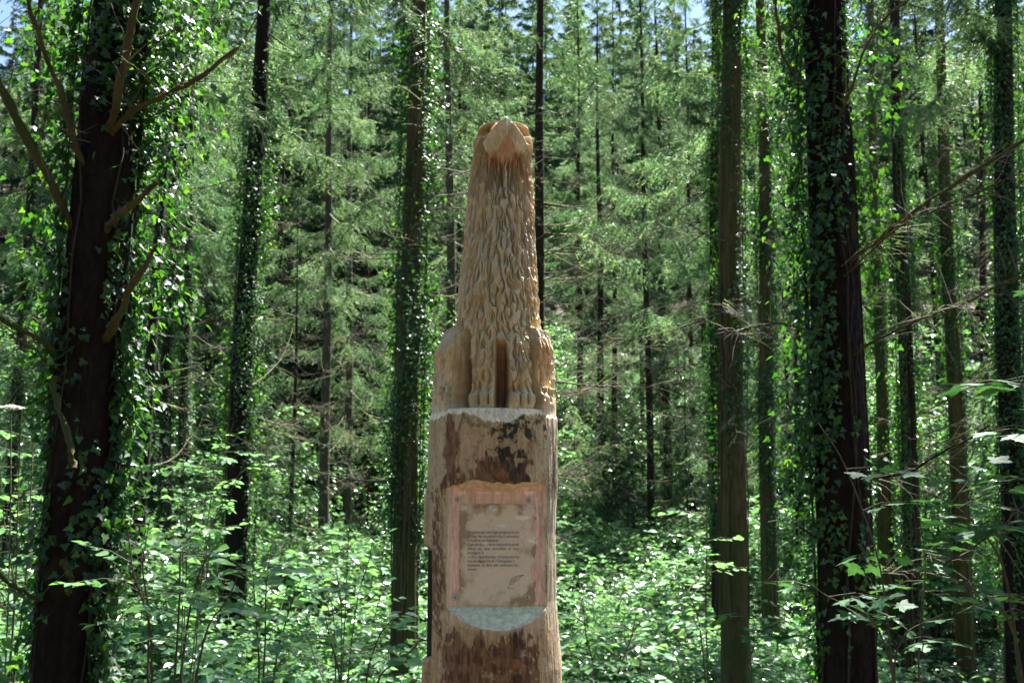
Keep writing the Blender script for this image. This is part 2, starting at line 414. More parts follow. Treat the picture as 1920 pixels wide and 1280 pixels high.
C = mixc(C, (xr > 0) * muz * (1 - sstep(252, 260, Rr + xr * .4)) * .95, (.82, .76, .66))
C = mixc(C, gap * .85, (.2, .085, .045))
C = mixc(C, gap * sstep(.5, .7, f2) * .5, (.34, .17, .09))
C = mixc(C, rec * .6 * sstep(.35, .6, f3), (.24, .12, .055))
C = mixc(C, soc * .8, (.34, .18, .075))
C = mixc(C, (toes > 2) * .6, (.25, .24, .22))
C = mixc(C, hm * sstep(2, 9, Rr - htop) * (1 - sstep(10, 24, Rr - htop)) * .6, (.6, .58, .54))
C = mixc(C, sstep(756, 766, Rr + 6 * f3) * .6, (.55, .5, .38))
C = mixc(C, np.exp(-(((xr - 14) / 8) ** 2 + ((Rr - 735) / 9) ** 2)) * .85, (.36, .13, .04))
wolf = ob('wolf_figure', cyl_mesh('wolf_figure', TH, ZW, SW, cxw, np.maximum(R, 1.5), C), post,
          label='seated wolf carved in pale wood with scooped fur and raised muzzle')
WR, WX = R, cxw

# --- log
TH2 = theta_grid(520)
ROW2 = np.concatenate([[766.0, 767.0], np.linspace(768, 930, 130), np.linspace(931, 1120, 70), np.linspace(1121, 1185, 56), np.linspace(1186.5, 1340, 90)])
ZL, SL = row_z(ROW2)
zlow = np.linspace(ZL[-1] - .05, -.08, 8)
ZL = np.concatenate([ZL, zlow]); SL = np.concatenate([SL, np.full(8, SL[-1])]); ROWL = np.concatenate([ROW2, 1340 + np.arange(1, 9) * 60.0])
Rr, Tt = ROWL[:, None], TH2[None]; co, si = np.cos(Tt), np.sin(Tt)
lh = ip(ROWL, [(766, 121), (850, 122), (910, 123), (930, 128), (1024, 128), (1031, 114), (1100, 113), (1240, 114), (1246, 130), (1340, 134), (2000, 140)])
rh = ip(ROWL, [(766, 118), (800, 120), (900, 121), (1000, 117), (1130, 118), (1180, 122), (1260, 128), (1400, 128), (2000, 134)])
bl = .5 * (1 + si)
near_edge = sstep(-.93, -.985, si)                               # the slab and the stub only bulge at the far left edge
lh_s = ip(ROWL, [(766, 121), (900, 122), (1030, 118), (1240, 117), (1340, 122), (2000, 134)])
LH = lh_s[:, None] + (lh - lh_s)[:, None] * near_edge * (np.abs(Tt + math.pi / 2) < .5)
R = LH * (1 - bl) + rh[:, None] * bl
R = R * (1 + .0 * co)
S2 = TH2 * 120
R = R + 2.2 * (N1.fbm(S2[None] / 60 + 7, Rr / 160, 3) - .5) * 2 + 1.3 * (N2.fbm(S2[None] / 3.0, Rr / 60, 3) - .5)
px = 925 + R * si; fr = (co > 0)
# bark left on the log stands a little proud
wa = 40 * (N3.fbm(S2[None] / 20, Rr / 34, 5) - .5); wb_ = 70 * (N4.fbm(S2[None] / 9, Rr / 46, 5) - .5)
def blob(x0, x1, r0, r1, e=4): return sstep(x0 - e, x0 + e, px + wa) * (1 - sstep(x1 - e, x1 + e, px + wa)) * sstep(r0 - e, r0 + e, Rr + wb_) * (1 - sstep(r1 - e, r1 + e, Rr + wb_)) * fr
mott = N2.fbm(S2[None] / 7, Rr / 9, 4)
bark = np.maximum.reduce([blob(838, 862, 778, 906, 2), blob(846, 868, 796, 850, 2), blob(897, 992, 862, 925, 2), blob(838, 1004, 1196, 1330, 2) * sstep(.3, .4, mott), blob(836, 900, 890, 925, 2) * sstep(.42, .5, mott),
                          blob(812, 836, 925, 1200, 3) * sstep(.4, .5, mott), blob(850, 910, 1190, 1300, 2), blob(955, 978, 1180, 1225, 2), blob(870, 985, 1420, 1900, 9)])
dark = np.maximum.reduce([blob(930, 992, 778, 870, 6) * sstep(.44, .54, mott), blob(945, 990, 866, 922, 3) * .9, blob(955, 985, 1188, 1240, 3) * .8, blob(1000, 1020, 780, 815, 4) * sstep(.4, .5, mott), blob(1030, 1046, 830, 925, 2) * .7, blob(870, 925, 785, 800, 3) * .5])
R = R + 1.6 * np.maximum(bark, dark * .7)
drycr = sstep(.66, .72, N4.fbm(S2[None] / 2.0, Rr / 90, 3)) * sstep(.7, .85, si)
R = R - 2.0 * drycr
# the flat cut for the sheet, its wavy top edge and the sloping sill under it
topw = 915 + 3.0 * np.sin(px / 21) - 4 * sstep(30, 85, np.abs(px - 928)) + 6 * (N1(px / 9, 3.3) - .5)
dcut = ip(ROWL, [(900, 84), (920, 81), (1137, 74), (1138, 74), (1180, 123), (1182, 999), (3000, 999)])[:, None]
dcut = dcut + 7 * (N2.fbm(Rr / 34, np.sign(si) * 5 + 20, 3) - .5) * sstep(.66, .74, np.abs(si)) * (Rr < 1130)
dcut = dcut + np.clip((topw + 4 - Rr) / 15, 0, 1) * 34 + (1 - sstep(topw - 16, topw - 10, Rr)) * 60
cot = co + .10 * si                                            # the cut faces a little to the right
limit = np.where(cot > .15, dcut / np.maximum(cot, .15), 999)
cutm = sstep(-.5, 1.2, R - limit) * (co > .15)
lim_edge = np.clip((R - limit) / 8, 0, 1)
R = np.minimum(R, limit + .5 * (N2.fbm(S2[None] / 4, Rr / 50, 2) - .5))
sill = cutm * sstep(1136, 1138.5, Rr)
face = cutm * (1 - sstep(1134, 1137, Rr))
# white chamfer round the top
rim = ip(925 + 120 * si[0], [(800, 781), (818, 783), (850, 776), (880, 777), (895, 783), (915, 792), (945, 795), (962, 790), (975, 781), (1000, 778), (1012, 776), (1030, 782), (1050, 778)])
rim = rim[None] + 5 * (np.abs(N4(S2[None] / 6, 2.0) - .5) * 2) - 2 + 3 * (N3.fbm(S2[None] / 3, Rr / 6, 2) - .5)
rimm = 1 - sstep(rim - .8, rim + .8, Rr)
R = R - np.clip(rim - Rr, 0, 40) * .42 * rimm + rimm * .8 * (N1.fbm(S2[None] / 2, Rr / 2, 2) - .5)
R[0] = 60; 
f1, f2 = N1.fbm(S2[None] / 5, Rr / 120, 4), N2.fbm(S2[None] / 26, Rr / 45, 5)
f3 = N3.fbm(S2[None] / 2.2, Rr / 70, 3)
C = np.empty(R.shape + (3,)); C[:] = (.43, .335, .185)
C = mixc(C, sstep(.42, .7, f1) * .55, (.52, .41, .22))
C = mixc(C, sstep(.5, .7, f2) * .5, (.36, .22, .10))
C = mixc(C, blob(866, 930, 800, 880, 10) * .6, (.52, .34, .2))
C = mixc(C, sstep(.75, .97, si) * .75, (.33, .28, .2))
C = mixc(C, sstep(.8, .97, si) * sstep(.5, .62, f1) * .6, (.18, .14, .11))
C = mixc(C, sstep(1140, 1200, Rr) * .55 * sstep(.35, .6, f3), (.42, .21, .09))
C = mixc(C, bark * (.7 + .3 * sstep(.38, .6, N4.fbm(S2[None] / 6, Rr / 16, 4))), (.11, .04, .018)); C = mixc(C, bark * sstep(.48, .62, f3) * .45, (.27, .14, .065))
C = mixc(C, dark * (.5 + .5 * sstep(.4, .58, mott)), (.03, .02, .013)); C = mixc(C, sstep(.6, .68, N3.fbm(S2[None] / 4, Rr / 5, 4)) * .45, (.1, .07, .04))
C = mixc(C, drycr * .7, (.08, .06, .045))
C = mixc(C, cutm * (1 - .0 * sill) * (1 - lim_edge) * .95, (.76, .62, .44))
ring = .5 + .5 * np.sin(px * 1.25 + 5 * N2.fbm(px / 30, Rr / 120, 2))
C = mixc(C, face * lim_edge, (.84, .54, .45)); C = mixc(C, face * (1 - sstep(topw + 1, topw + 5, Rr)), (.70, .60, .46)); C = mixc(C, face * lim_edge * ring ** 3 * .3, (.58, .36, .26))
C = mixc(C, sill * lim_edge, (.72, .68, .43)); C = mixc(C, sill * sstep(.5, .66, N4.fbm(px / 18, Rr / 5, 4)) * .5, (.76, .72, .52))
below = sstep(1139, 1150, Rr) * (1 - cutm) * (1 - sstep(1176 + 14 * (f3 - .5) - 30 * np.abs(si), 1196 + 50 * (f3 - .5) - 30 * np.abs(si), Rr)) * (np.abs(si) < .8) * fr
C = mixc(C, below * .8, (.6, .41, .25))
C = mixc(C, rimm, (.85, .73, .50))
log = ob('log', cyl_mesh('log', TH2, ZL, SL, np.full(len(ROWL), 925.0), R, C), post, label='debarked log with brown bark patches and a flat sloping-silled cut')
def log_pt(x, row):
    """a point on the log's surface below picture column x, row (post space)"""
    i = int(np.argmin(np.abs(ROWL - row))); j = int(np.argmin(np.abs(925 + R[i] * np.sin(TH2) - x) + 1e3 * (np.cos(TH2) < 0)))
    r = R[i, j] * SL[i]
    return Vector((r * math.sin(TH2[j]), -r * math.cos(TH2[j]), ZL[i])), TH2[j]
def disc(name, x, row, rad, m, thick=.004, n=20):
    p, t = log_pt(x, row)
    prof = [(0.0, thick), (.55, thick), (.8, thick * .85), (1, thick * .2), (1.02, -.006)]
    V, F = [], []
    for q, (rr, h) in enumerate(prof):
        for k in range(n):
            ang = 2 * math.pi * k / n; V.append((rad * rr * math.cos(ang) * (1 + .08 * math.sin(3 * ang)), -h, rad * rr * math.sin(ang) * 1.08))
            if q: F.append((( q - 1) * n + k, (q - 1) * n + (k + 1) % n, q * n + (k + 1) % n, q * n + k))
    return ob(name, mesh(name, np.array(V), np.array(F), [m]), post, loc=p, rot=(0, 0, t))
M['knot'] = plain('knot_wood', (.22, .09, .035), .75, var=.35, sc_=90)
disc('knot', 938, 888, .015, M['knot'], .003); disc('knot', 966, 1240, .015, M['knot'], .003); disc('knot', 972, 1268, .014, plain('dark_knot', (.07, .03, .018), .8), .003)

# pale splinters left at the ends of the scoops
acc = Acc(); rs = np.random.default_rng(11)
rowsel = rs.integers(120, 420, 420); thsel = rs.integers(120, 400, 420)
for i, j in zip(rowsel, thsel):
    t = TH[j]
    if math.cos(t) < -.1 or rs.random() > (.9 if t > .5 else .3): continue
    r = WR[i, j] * SW[i]; p = np.array([(WX[i] - 925) * SW[i] + r * math.sin(t), -r * math.cos(t), ZW[i]])
    nrm = np.array([math.sin(t), -math.cos(t), 0]); d = np.array([rs.normal(0, .35), rs.normal(0, .35), -1]) + nrm * rs.uniform(.1, .7)
    d /= np.linalg.norm(d); L = rs.uniform(.004, .013); sd_ = np.cross(d, nrm); wv = rs.uniform(.0004, .0011)
    q = p + d * L * .5 + nrm * .002
    acc.add([p - sd_ * wv - nrm * .001, p + sd_ * wv - nrm * .001, q + sd_ * wv, p + d * L + nrm * .003, q - sd_ * wv], [[0, 1, 2], [0, 2, 4], [4, 2, 3]])
V, F = tube([(wx_, wy_, wz_) for wx_, wy_, wz_ in [tuple(at(947 + .5 * k, 226 + 8 * k, 2.862 + .004 * k) - Vector((PX0, YC, 0))) for k in range(5)]], [.0012, .0035, .004, .0028, .0006], 5)
M['fibre'] = plain('wood_fibre', (.7, .62, .48), .8)
ob('splinter', mesh('splinter', V, F, [M['fibre']]), post, label='white sliver hanging from the muzzle tip')
ob('wood_splinters', acc.build('wood_splinters', M['fibre']), post, kind='stuff')

# thin dark strip along the log's left edge
bx = ob('side_strip', None)
def box(x0, x1, y0, y1, z0, z1, bev=.0):
    V = np.array([(x, y, z) for z in (z0, z1) for y in (y0, y1) for x in (x0, x1)])
    F = np.array([(0, 1, 5, 4), (1, 3, 7, 5), (3, 2, 6, 7), (2, 0, 4, 6), (4, 5, 7, 6), (2, 3, 1, 0)])
    return V, F
bpy.data.objects.remove(bx)
M['strip'] = plain('dark_strip', (.03, .035, .05), .45, .6)
zt = float(row_z(1034)[0])
V, F = box(-.1905, -.1785, -.012, .02, -.05, zt)
ob('side_strip', mesh('side_strip', V, F, [M['strip']], False), post)

# ------------------------------------------------------------------ the laminated sheet in the cut
def face_pt(x, row, off):
    """a point on the flat cut at picture column x and row, off metres in front of it (world)"""
    z, s = row_z(row); d = float(np.interp(row, [900, 920, 1137], [84, 81, 74]) - .10 * (x - 925)) * float(s)
    return Vector((PX0 + (x - 925) * float(s), YC - d - off, float(z)))
sheet = ob('laminated_sheet', None, loc=face_pt(928, 1137, .002), label='laminated parchment sheet with italic black text and a drawn quill, screwed into the log', cat='sign')
def on_sheet(p): return p - sheet.location
def grid_face(name, x0, x1, r0, r1, off, nx, ny, m, ragged=0, wob=0, parent=None, attrs=False):
    V = []; us = np.linspace(0, 1, nx); vs = np.linspace(0, 1, ny)
    for b_ in vs:
        for a_ in us:
            x, r = x0 + (x1 - x0) * a_, r0 + (r1 - r0) * b_
            if ragged:
                if a_ in (0, 1): x += ragged * (N3.fbm(r / 9, 4 + a_ * 9, 3) - .5) * 2
                if b_ in (0, 1): r += ragged * (N3.fbm(x / 9, 8 + b_ * 9, 3) - .5) * 2
            o = off + wob * (N1.fbm(x / 16, r / 16, 3) - .5) + (wob * 2.4 * (N2.fbm(x / 7, r / 9, 3) - .5) * sstep(905, 865, x) * sstep(1070, 1095, r) if wob else 0)
            V.append(on_sheet(face_pt(x, r, float(o))))
    i = np.arange(ny - 1)[:, None] * nx; j = np.arange(nx - 1)[None]
    F = np.stack([i + j, i + nx + j, i + nx + j + 1, i + j + 1], -1).reshape(-1, 4)
    return ob(name, mesh(name, np.array(V), F, [m]), parent or sheet)
def paper_mat():
    m, nt, p = newmat('parchment')
    tc = node(nt, 'ShaderNodeTexCoord')
    n = node(nt, 'ShaderNodeTexNoise', {'Vector': tc.outputs['Object'], 'Scale': 17, 'Detail': 6, 'Roughness': .6})
    n2 = node(nt, 'ShaderNodeTexNoise', {'Vector': tc.outputs['Object'], 'Scale': 120, 'Detail': 3})
    sp = node(nt, 'ShaderNodeSeparateXYZ', {0: tc.outputs['Generated']})
    # browned margins of the parchment print
    ed = []
    for o_ in (0, 2):
        d_ = node(nt, 'ShaderNodeMath', {0: sp.outputs[o_], 1: .5}, operation='SUBTRACT'); ed.append(node(nt, 'ShaderNodeMath', {0: d_.outputs[0]}, operation='ABSOLUTE').outputs[0])
    e = node(nt, 'ShaderNodeMath', {0: ed[0], 1: ed[1]}, operation='MAXIMUM')
    s = node(nt, 'ShaderNodeMath', {0: e.outputs[0], 1: n.outputs[0]}, operation='ADD')
    col = ramp(nt, s.outputs[0], [(.45, (.82, .71, .58)), (.87, (.77, .65, .51)), (.98, (.50, .38, .25)), (1.0, (.32, .22, .12))])
    mul = node(nt, 'ShaderNodeMapRange', {'Value': n2.outputs[0], 'To Min': .85, 'To Max': 1.12})
    mx = node(nt, 'ShaderNodeVectorMath', {0: col, 1: mul.outputs[0]}, operation='MULTIPLY')
    nt.links.new(mx.outputs[0], p.inputs['Base Color']); p.inputs['Roughness'].default_value = .7
    return m
paper = grid_face('paper', 866, 1003, 944, 1136, .0015, 40, 60, paper_mat(), ragged=2.2)
def film_mat():
    m, nt, p = newmat('clear_film')
    lw = node(nt, 'ShaderNodeLayerWeight', {'Blend': .5}); pw_ = node(nt, 'ShaderNodeMath', {0: lw.outputs['Facing'], 1: 5.0}, operation='POWER')
    f = node(nt, 'ShaderNodeMapRange', {'Value': pw_.outputs[0], 'To Min': .06, 'To Max': .8})
    g = node(nt, 'ShaderNodeBsdfGlossy', {'Color': (1, 1, 1, 1), 'Roughness': .12})
    t = node(nt, 'ShaderNodeBsdfTransparent', {'Color': (1, 1, 1, 1)})
    ms = node(nt, 'ShaderNodeMixShader', {0: f.outputs[0], 1: t.outputs[0], 2: g.outputs[0]})
    nt.links.new(ms.outputs[0], nt.nodes['Material Output'].inputs[0])
    return m
grid_face('clear_film', 846, 1006, 921, 1139, .0042, 46, 60, film_mat(), wob=.0022)
M['ink'] = plain('black_ink', (.015, .013, .012), .6, var=.05)
lines = [("Ne sachant pas voler l'aigle grimpe sur le dos", 1), ("du loup. Pour la première fois, ils découvrent", 1), ("la forêt et ses habitants.", 0),
         ("L'aigle dit alors : « As-tu remarqué les grands", 1), ("arbres qui nous accueillent et nous", 1), ("protègent ?»", 0),
         (" « Oui » répond le loup. « Et as-tu senti l'air", 1), ("frais que dégage la forêt ? C'est apaisant. »", 2), ("Impatients, les deux amis continuent leur", 1), ("chemin.", 0)]
zs = float(row_z(1030)[1]) * YF / YC
for k, (txt, full) in enumerate(lines):
    row = 997.5 + k * 7.72; x0 = 880.5 - .1 * k
    cu = bpy.data.curves.new('text_line', 'FONT'); cu.body = txt; cu.size = 7.6 * zs; cu.shear = .32; cu.align_x = 'LEFT'; cu.resolution_u = 2
    cu.extrude = .00005; cu.offset = .00002; cu.materials.append(M['ink'])
    o = ob('text_line', cu, sheet)
    bpy.context.view_layer.update()
    wd = max(o.dimensions.x, 1e-4); want = (97 if full == 1 else 89 if full == 2 else wd / zs * .80) * zs
    if full == 1 and k == 4:                                     # the widely spaced line of the justified paragraph
        cu.space_word = 2.6; bpy.context.view_layer.update(); wd = o.dimensions.x
    if full == 1 and k == 8: cu.space_word = 1.5; bpy.context.view_layer.update(); wd = o.dimensions.x
    o.scale = (want / wd, 1, 1)
    bpy.context.view_layer.update()
    me = bpy.data.meshes.new_from_object(o.evaluated_get(bpy.context.evaluated_depsgraph_get())); scl = o.scale.copy(); bpy.data.objects.remove(o)
    o = ob('text_line', me, sheet, scale=scl)
    p, p2 = face_pt(x0, row + 2, .0024), face_pt(x0, row - 20, .0024)
    o.location = on_sheet(p); o.rotation_euler = (math.atan2(p2.z - p.z, p2.y - p.y), 0, math.radians(.15))
def ink_line(name, pts, rad=.00045):
    V, F = tube([on_sheet(face_pt(x, r, .0026)) for x, r in pts], rad, 4)
    return V, F
acc = Acc()
for pts in ([(953, 1104), (957, 1094), (963, 1087), (972, 1081), (982, 1078)], [(957, 1095), (957, 1089), (962, 1083), (971, 1079), (982, 1078)],
            [(957, 1096), (962, 1095), (966, 1090), (972, 1087), (976, 1082), (982, 1078)], [(960, 1091), (961, 1087)], [(964, 1088), (968, 1083)], [(963, 1091), (966, 1088)],
            [(953, 1104), (957, 1103), (961, 1104), (966, 1103.4)]):
    acc.add(*ink_line('quill', pts))
ob('quill_drawing', acc.build('quill_drawing', M['ink']), sheet)
M['metal'] = plain('screw_metal', (.45, .45, .46), .35, 1.0, var=.2, sc_=300); M['metal_dark'] = plain('screw_recess', (.05, .05, .05), .5, .8)
def screw(x, row):
    p = on_sheet(face_pt(x, row, .0045)); n = 20; rad = .0078
    def lathe(prof):
        V, F = [], []
        for q, (rr, h) in enumerate(prof):
            for k in range(n):
                an = 2 * math.pi * k / n; V.append((rr * math.cos(an), -h, rr * math.sin(an)))
                if q: F.append(((q - 1) * n + k, q * n + k, q * n + (k + 1) % n, (q - 1) * n + (k + 1) % n))
        return np.array(V), np.array(F)
    V, F = lathe([(rad, -.004), (rad, .0008), (rad * .95, .0014), (rad * .62, .0012), (rad * .6, -.001)])
    wsh = ob('screw', mesh('washer', V, F, [M['metal']]), sheet, loc=p)
    V, F = lathe([(rad * .58, -.001), (rad * .58, .0022), (rad * .45, .003), (rad * .25, .003), (rad * .22, .0008), (0.0, .0006)])
    fm = [0] * (3 * n) + [1] * (2 * n)
    ob('screw_head', mesh('screw_head', V, F, [M['metal'], M['metal_dark']], fmat=fm), wsh)
for x, r in ((863, 936), (990.5, 937), (859.5, 1119), (989, 1120)): screw(x, r)
for x, r in ((876, 946.5), (932, 947.5), (985, 947.5)):          # staples along the top
    V, F = tube([on_sheet(face_pt(x - 3, r, .001)), on_sheet(face_pt(x - 3, r, .005)), on_sheet(face_pt(x + 3, r + .3, .005)), on_sheet(face_pt(x + 3, r + .3, .001))], .0006, 4)
    ob('staple', mesh('staple', V, F, [M['metal']]), sheet)

# ------------------------------------------------------------------ ground
def gz(x, y):
    """height of the forest floor: path level at the camera, a dip behind the post, then a rising hillside"""
    x, y = np.asarray(x, float), np.asarray(y, float)
    d = np.interp(y, [-60, 3.6, 8, 14, 20, 30, 42, 60, 90, 140, 220], [0, 0, -1.3, -2.3, -2.3, -1.5, .2, 7.4, 25.5, 55, 95])
    d = d + np.clip(-x - 5, 0, 60) * .06 * sstep(6, 14, y)
    return d + .35 * (N1.fbm(x / 5 + 40, y / 5 + 40, 3) - .5) * sstep(3, 7, np.hypot(x, y))
nx, ny = 150, 190
xs = np.sign(np.linspace(-1, 1, nx)) * np.abs(np.linspace(-1, 1, nx)) ** 1.6 * 180
ys = -60 + 280 * np.linspace(0, 1, ny) ** 1.25
GX, GY = np.meshgrid(xs, ys)
i = np.arange(ny - 1)[:, None] * nx; j = np.arange(nx - 1)[None]
ob('ground', mesh('ground', np.stack([GX, GY, gz(GX, GY)], -1).reshape(-1, 3), np.stack([i + j, i + j + 1, i + nx + j + 1, i + nx + j], -1).reshape(-1, 4), [M['litter']]), kind='structure',
   label='brown needle litter of the forest floor')

# ------------------------------------------------------------------ spruce pieces shared by the trees
rs = np.random.default_rng(21)
def unit(v): return v / (np.linalg.norm(v, axis=-1, keepdims=True) + 1e-9)
def make_crown(seed, z0, z1, L0, nb, twigs=46, needles=13, droop=.35, nw=.011):
    """live boughs round the top of the stem: each a thin limb with hanging needle sprays"""
    q = np.random.default_rng(seed); acc = Acc(); wood = Acc()
    NV, NF, NR = [], [], []
    for k in range(nb):
        f = (k + q.random()) / nb; z = z0 + (z1 - z0) * f ** 1.05
        L = L0 * ((1 - f) ** .8 + .06) * q.uniform(.65, 1.15); az = k * 2.4 + q.normal(0, .5)
        d = np.array([math.cos(az), math.sin(az), 0]); t = np.linspace(0, 1, 7)
        dr = droop * L * (1 - .9 * f)
        P = d[None] * (L * t)[:, None] + np.array([0, 0, 1])[None] * (z - dr * np.sin(t * 2.2) * 1.1 + .12 * L * t ** 3)[:, None]
        V, F = tube(P, np.linspace(.018, .004, 7) * (.6 + L / 4), 3); wood.add(V, F)
        n = max(8, int(twigs * (L / L0) ** .8))
        tt = q.uniform(.12, 1, n) ** .8
        B = np.stack([np.interp(tt, t, P[:, c]) for c in range(3)], -1)
        side = np.array([-d[1], d[0], 0]); sg = q.choice([-1, 1], n)
        D = side[None] * (sg * q.uniform(.3, 1, n))[:, None] + d[None] * q.uniform(.1, .7, n)[:, None] + np.array([0, 0, -1])[None] * q.uniform(.15, 1.3, n)[:, None]
        D = unit(D); ln = q.uniform(.22, .62, n) * (.5 + .5 * L / L0) * 1.15
        # needle blades along each spray, herring-bone wise
        m = needles; s = np.tile(np.linspace(.04, 1, m), n); idx = np.repeat(np.arange(n), m)
        c = B[idx] + D[idx] * (ln[idx] * s)[:, None]; c[:, 2] -= .10 * ln[idx] * s ** 2
        hz = unit(np.cross(D[idx], np.array([0, 0, 1.0])[None] + q.normal(0, .5, (n * m, 3))))
        alt = np.where(np.arange(n * m) % 2 == 0, 1, -1)[:, None]
        nd = unit(hz * alt + D[idx] * .8 + q.normal(0, .25, (n * m, 3)))
        wd = unit(np.cross(nd, q.normal(0, 1, (n * m, 3)))); nl = q.uniform(.05, .1, n * m)[:, None] * (1.0 + nw * 25)
        tri = np.stack([c - wd * nw - nd * .015, c + wd * nw - nd * .015, c + nd * nl], 1)
        NV.append(tri.reshape(-1, 3)); NR.append(np.repeat((q.random(n) * .5 + q.random() * .25)[idx], 3))
    NV = np.concatenate(NV); acc.add(NV, np.arange(len(NV)).reshape(-1, 3), np.concatenate(NR))
    nn = acc.n
    for V, F in zip(wood.V, wood.F4):
        pass
    W = np.concatenate(wood.V); WF = np.concatenate(wood.F4)
    me = mesh('crown', np.vstack([NV, W]), [np.arange(len(NV)).reshape(-1, 3), WF + len(NV)], [M['needle'], M['twig']], True,
              {'rnd': np.concatenate([np.concatenate(NR), np.zeros(len(W))])}, fmat=np.concatenate([np.zeros(len(NV) // 3), np.ones(len(WF))]))
    return me
CROWNS = [make_crown(100 + k, z0, 26, L0 * .9, nb, twigs=88) for k, (z0, L0, nb) in enumerate(((9.5, 2.9, 52), (11.0, 2.6, 48), (9.0, 3.0, 55), (12.5, 2.4, 42), (17.0, 1.9, 34), (5.0, 3.4, 85)))]

def make_branch(seed, L, sub=12, rise=.2, hang=.0, r=.0135):
    """a bare lower branch, pointing along +x, with side twigs"""
    q = np.random.default_rng(seed); acc = Acc(); t = np.linspace(0, 1, 9)
    wob = np.cumsum(q.normal(0, .02, (9, 3)), 0) * L
    P = np.stack([L * t, 0 * t, rise * L * (t ** 2.0) - hang * L * np.sin(t * 2.4)], -1) + wob * t[:, None]
    acc.add(*tube(P, r * np.linspace(1, .22, 9), 5))
    for k in range(sub):
        f = q.uniform(.22, .98); b = np.array([np.interp(f, t, P[:, c]) for c in range(3)])
        l = L * q.uniform(.1, .3) * (1.15 - f * .5); a = q.choice([-1, 1]) * q.uniform(.5, 1.2)
        d = np.array([math.cos(a), math.sin(a), q.normal(-.15, .35)]); s = np.linspace(0, 1, 4)[:, None]
        Q = b + d * l * s + np.array([0, 0, -.25 * l]) * s ** 2 + q.normal(0, .03 * l, (4, 3)) * s
        acc.add(*tube(Q, r * np.linspace(.36, .1, 4), 3))
        for j in range(2):
            g = q.uniform(.3, .9); c = b + d * l * g; e = unit(d + q.normal(0, .7, 3)) * l * .4
            acc.add(*tube([c, c + e * .5, c + e + np.array([0, 0, -.1 * l])], r * np.array([.2, .14, .07]), 3))
    return acc.build('branch', M['twig'])
BR = [make_branch(200 + k, L, 14, rise, hang) for k, (L, rise, hang) in enumerate(((2.2, .35, .05), (1.7, .2, .12), (2.6, .45, 0), (1.3, .15, .2), (2.0, -.1, .1), (1.0, .3, 0)))]

def make_ivy(seed, h, r0, n, spread=.14, size=(.03, .066), lob=9):
    """ivy leaves round a stem of height h and radius r0: patchy, some standing well out on shoots"""
    q = np.random.default_rng(seed); nz = Noise(seed + 5)
    z = q.uniform(.2, h, n * 3); a = q.uniform(0, 2 * math.pi, n * 3)
    dens = nz.fbm(a * 1.1, z * .55, 3) - .5 * np.clip(1 - z / 3.0, 0, 1)
    keep = np.argsort(-(dens + q.uniform(-.18, .18, n * 3)))[:n]; z, a, dens = z[keep], a[keep], dens[keep]
    out = r0 + q.exponential(spread, n) * np.clip((dens - .35) * 4, .1, 1.4) + .012
    out = np.minimum(out, r0 + .45)
    rad = np.stack([np.cos(a), np.sin(a), 0 * a], -1)
    pos = rad * out[:, None]; pos[:, 2] = z
    Yd = unit(rad * q.uniform(0, .8, n)[:, None] + np.stack([q.normal(0, .5, n), q.normal(0, .5, n), -q.uniform(.25, 1.1, n)], -1))
    X, Yd, Z = frame(Yd, rad + q.normal(0, .45, (n, 3)) + np.array([0, 0, .55]))
    V, F, idx = scatter(IVY_V, IVY_F, pos, X, Yd, Z, q.uniform(*size, n))
    rn = q.random(n) * .8
    acc = Acc(); acc.add(V, F, rn[idx]); nf = len(F)
    st = Acc()
    for k in range(lob):                                        # woody ivy stems creeping up
        a0 = q.uniform(0, 6.28); zz = np.linspace(0, h * q.uniform(.6, 1), 16); aa = a0 + np.cumsum(q.normal(0, .14, 16))
        st.add(*tube(np.stack([np.cos(aa) * (r0 + .01), np.sin(aa) * (r0 + .01), zz], -1), .011 * np.linspace(1.2, .5, 16), 4))
    W = np.concatenate(st.V); WF = np.concatenate(st.F4)
    return mesh('ivy', np.vstack([V, W]), [F, WF + len(V)], [M['ivy'], M['stem']], False, {'rnd': np.concatenate([rn[idx], np.zeros(len(W))])}, fmat=np.concatenate([np.zeros(nf), np.ones(len(WF))]))
IVY = [make_ivy(300, 12, .20, 9000, .07), make_ivy(301, 12, .20, 7500, .055), make_ivy(302, 12, .20, 11500, .10)]

def make_trunk(H, r0, seed, sides=18, seg=40, rough=0):
    q = np.random.default_rng(seed); nz = Noise(seed)
    z = np.concatenate([[-.4], np.linspace(0, 1, seg) ** 1.4 * H]); a = np.linspace(0, 2 * math.pi, sides, endpoint=False)
    fl = 1 + .25 * np.exp(-np.maximum(z, 0) / .35)
    rr = (r0 * (1 - .9 * np.clip(z / H, 0, 1) ** 1.15) * fl)[:, None] * (1 + .10 * (nz.fbm(a[None] * 1.6 + 3, z[:, None] * .8, 3) - .5) + .22 * np.exp(-np.maximum(z, 0) / .4)[:, None] * (np.sin(a * 3 + seed)[None]))
    if rough:                                                    # flaky furrowed bark
        n_ = Noise(seed + 40); aa = a[None] * r0 / .016; zz = z[:, None] / .09
        rr = rr - rough * np.clip(.5 - np.abs(n_.fbm(aa, zz, 4) - .5) * 5, 0, .5) * 2 + rough * 1.2 * (n_.fbm(aa * .25, zz * .3, 3) - .5)
    bx_ = .03 * np.sin(z * .5 + seed) * np.clip(z / 6, 0, 1); by_ = .03 * np.cos(z * .41 + seed * 2) * np.clip(z / 6, 0, 1)
    V = np.stack([rr * np.cos(a) + bx_[:, None], rr * np.sin(a) + by_[:, None], np.broadcast_to(z[:, None], rr.shape)], -1).reshape(-1, 3)
    n = len(z); i = np.arange(n - 1)[:, None] * sides; j = np.arange(sides)[None]; k = (j + 1) % sides
    return V, np.stack([i + j, i + k, i + sides + k, i + sides + j], -1).reshape(-1, 4)

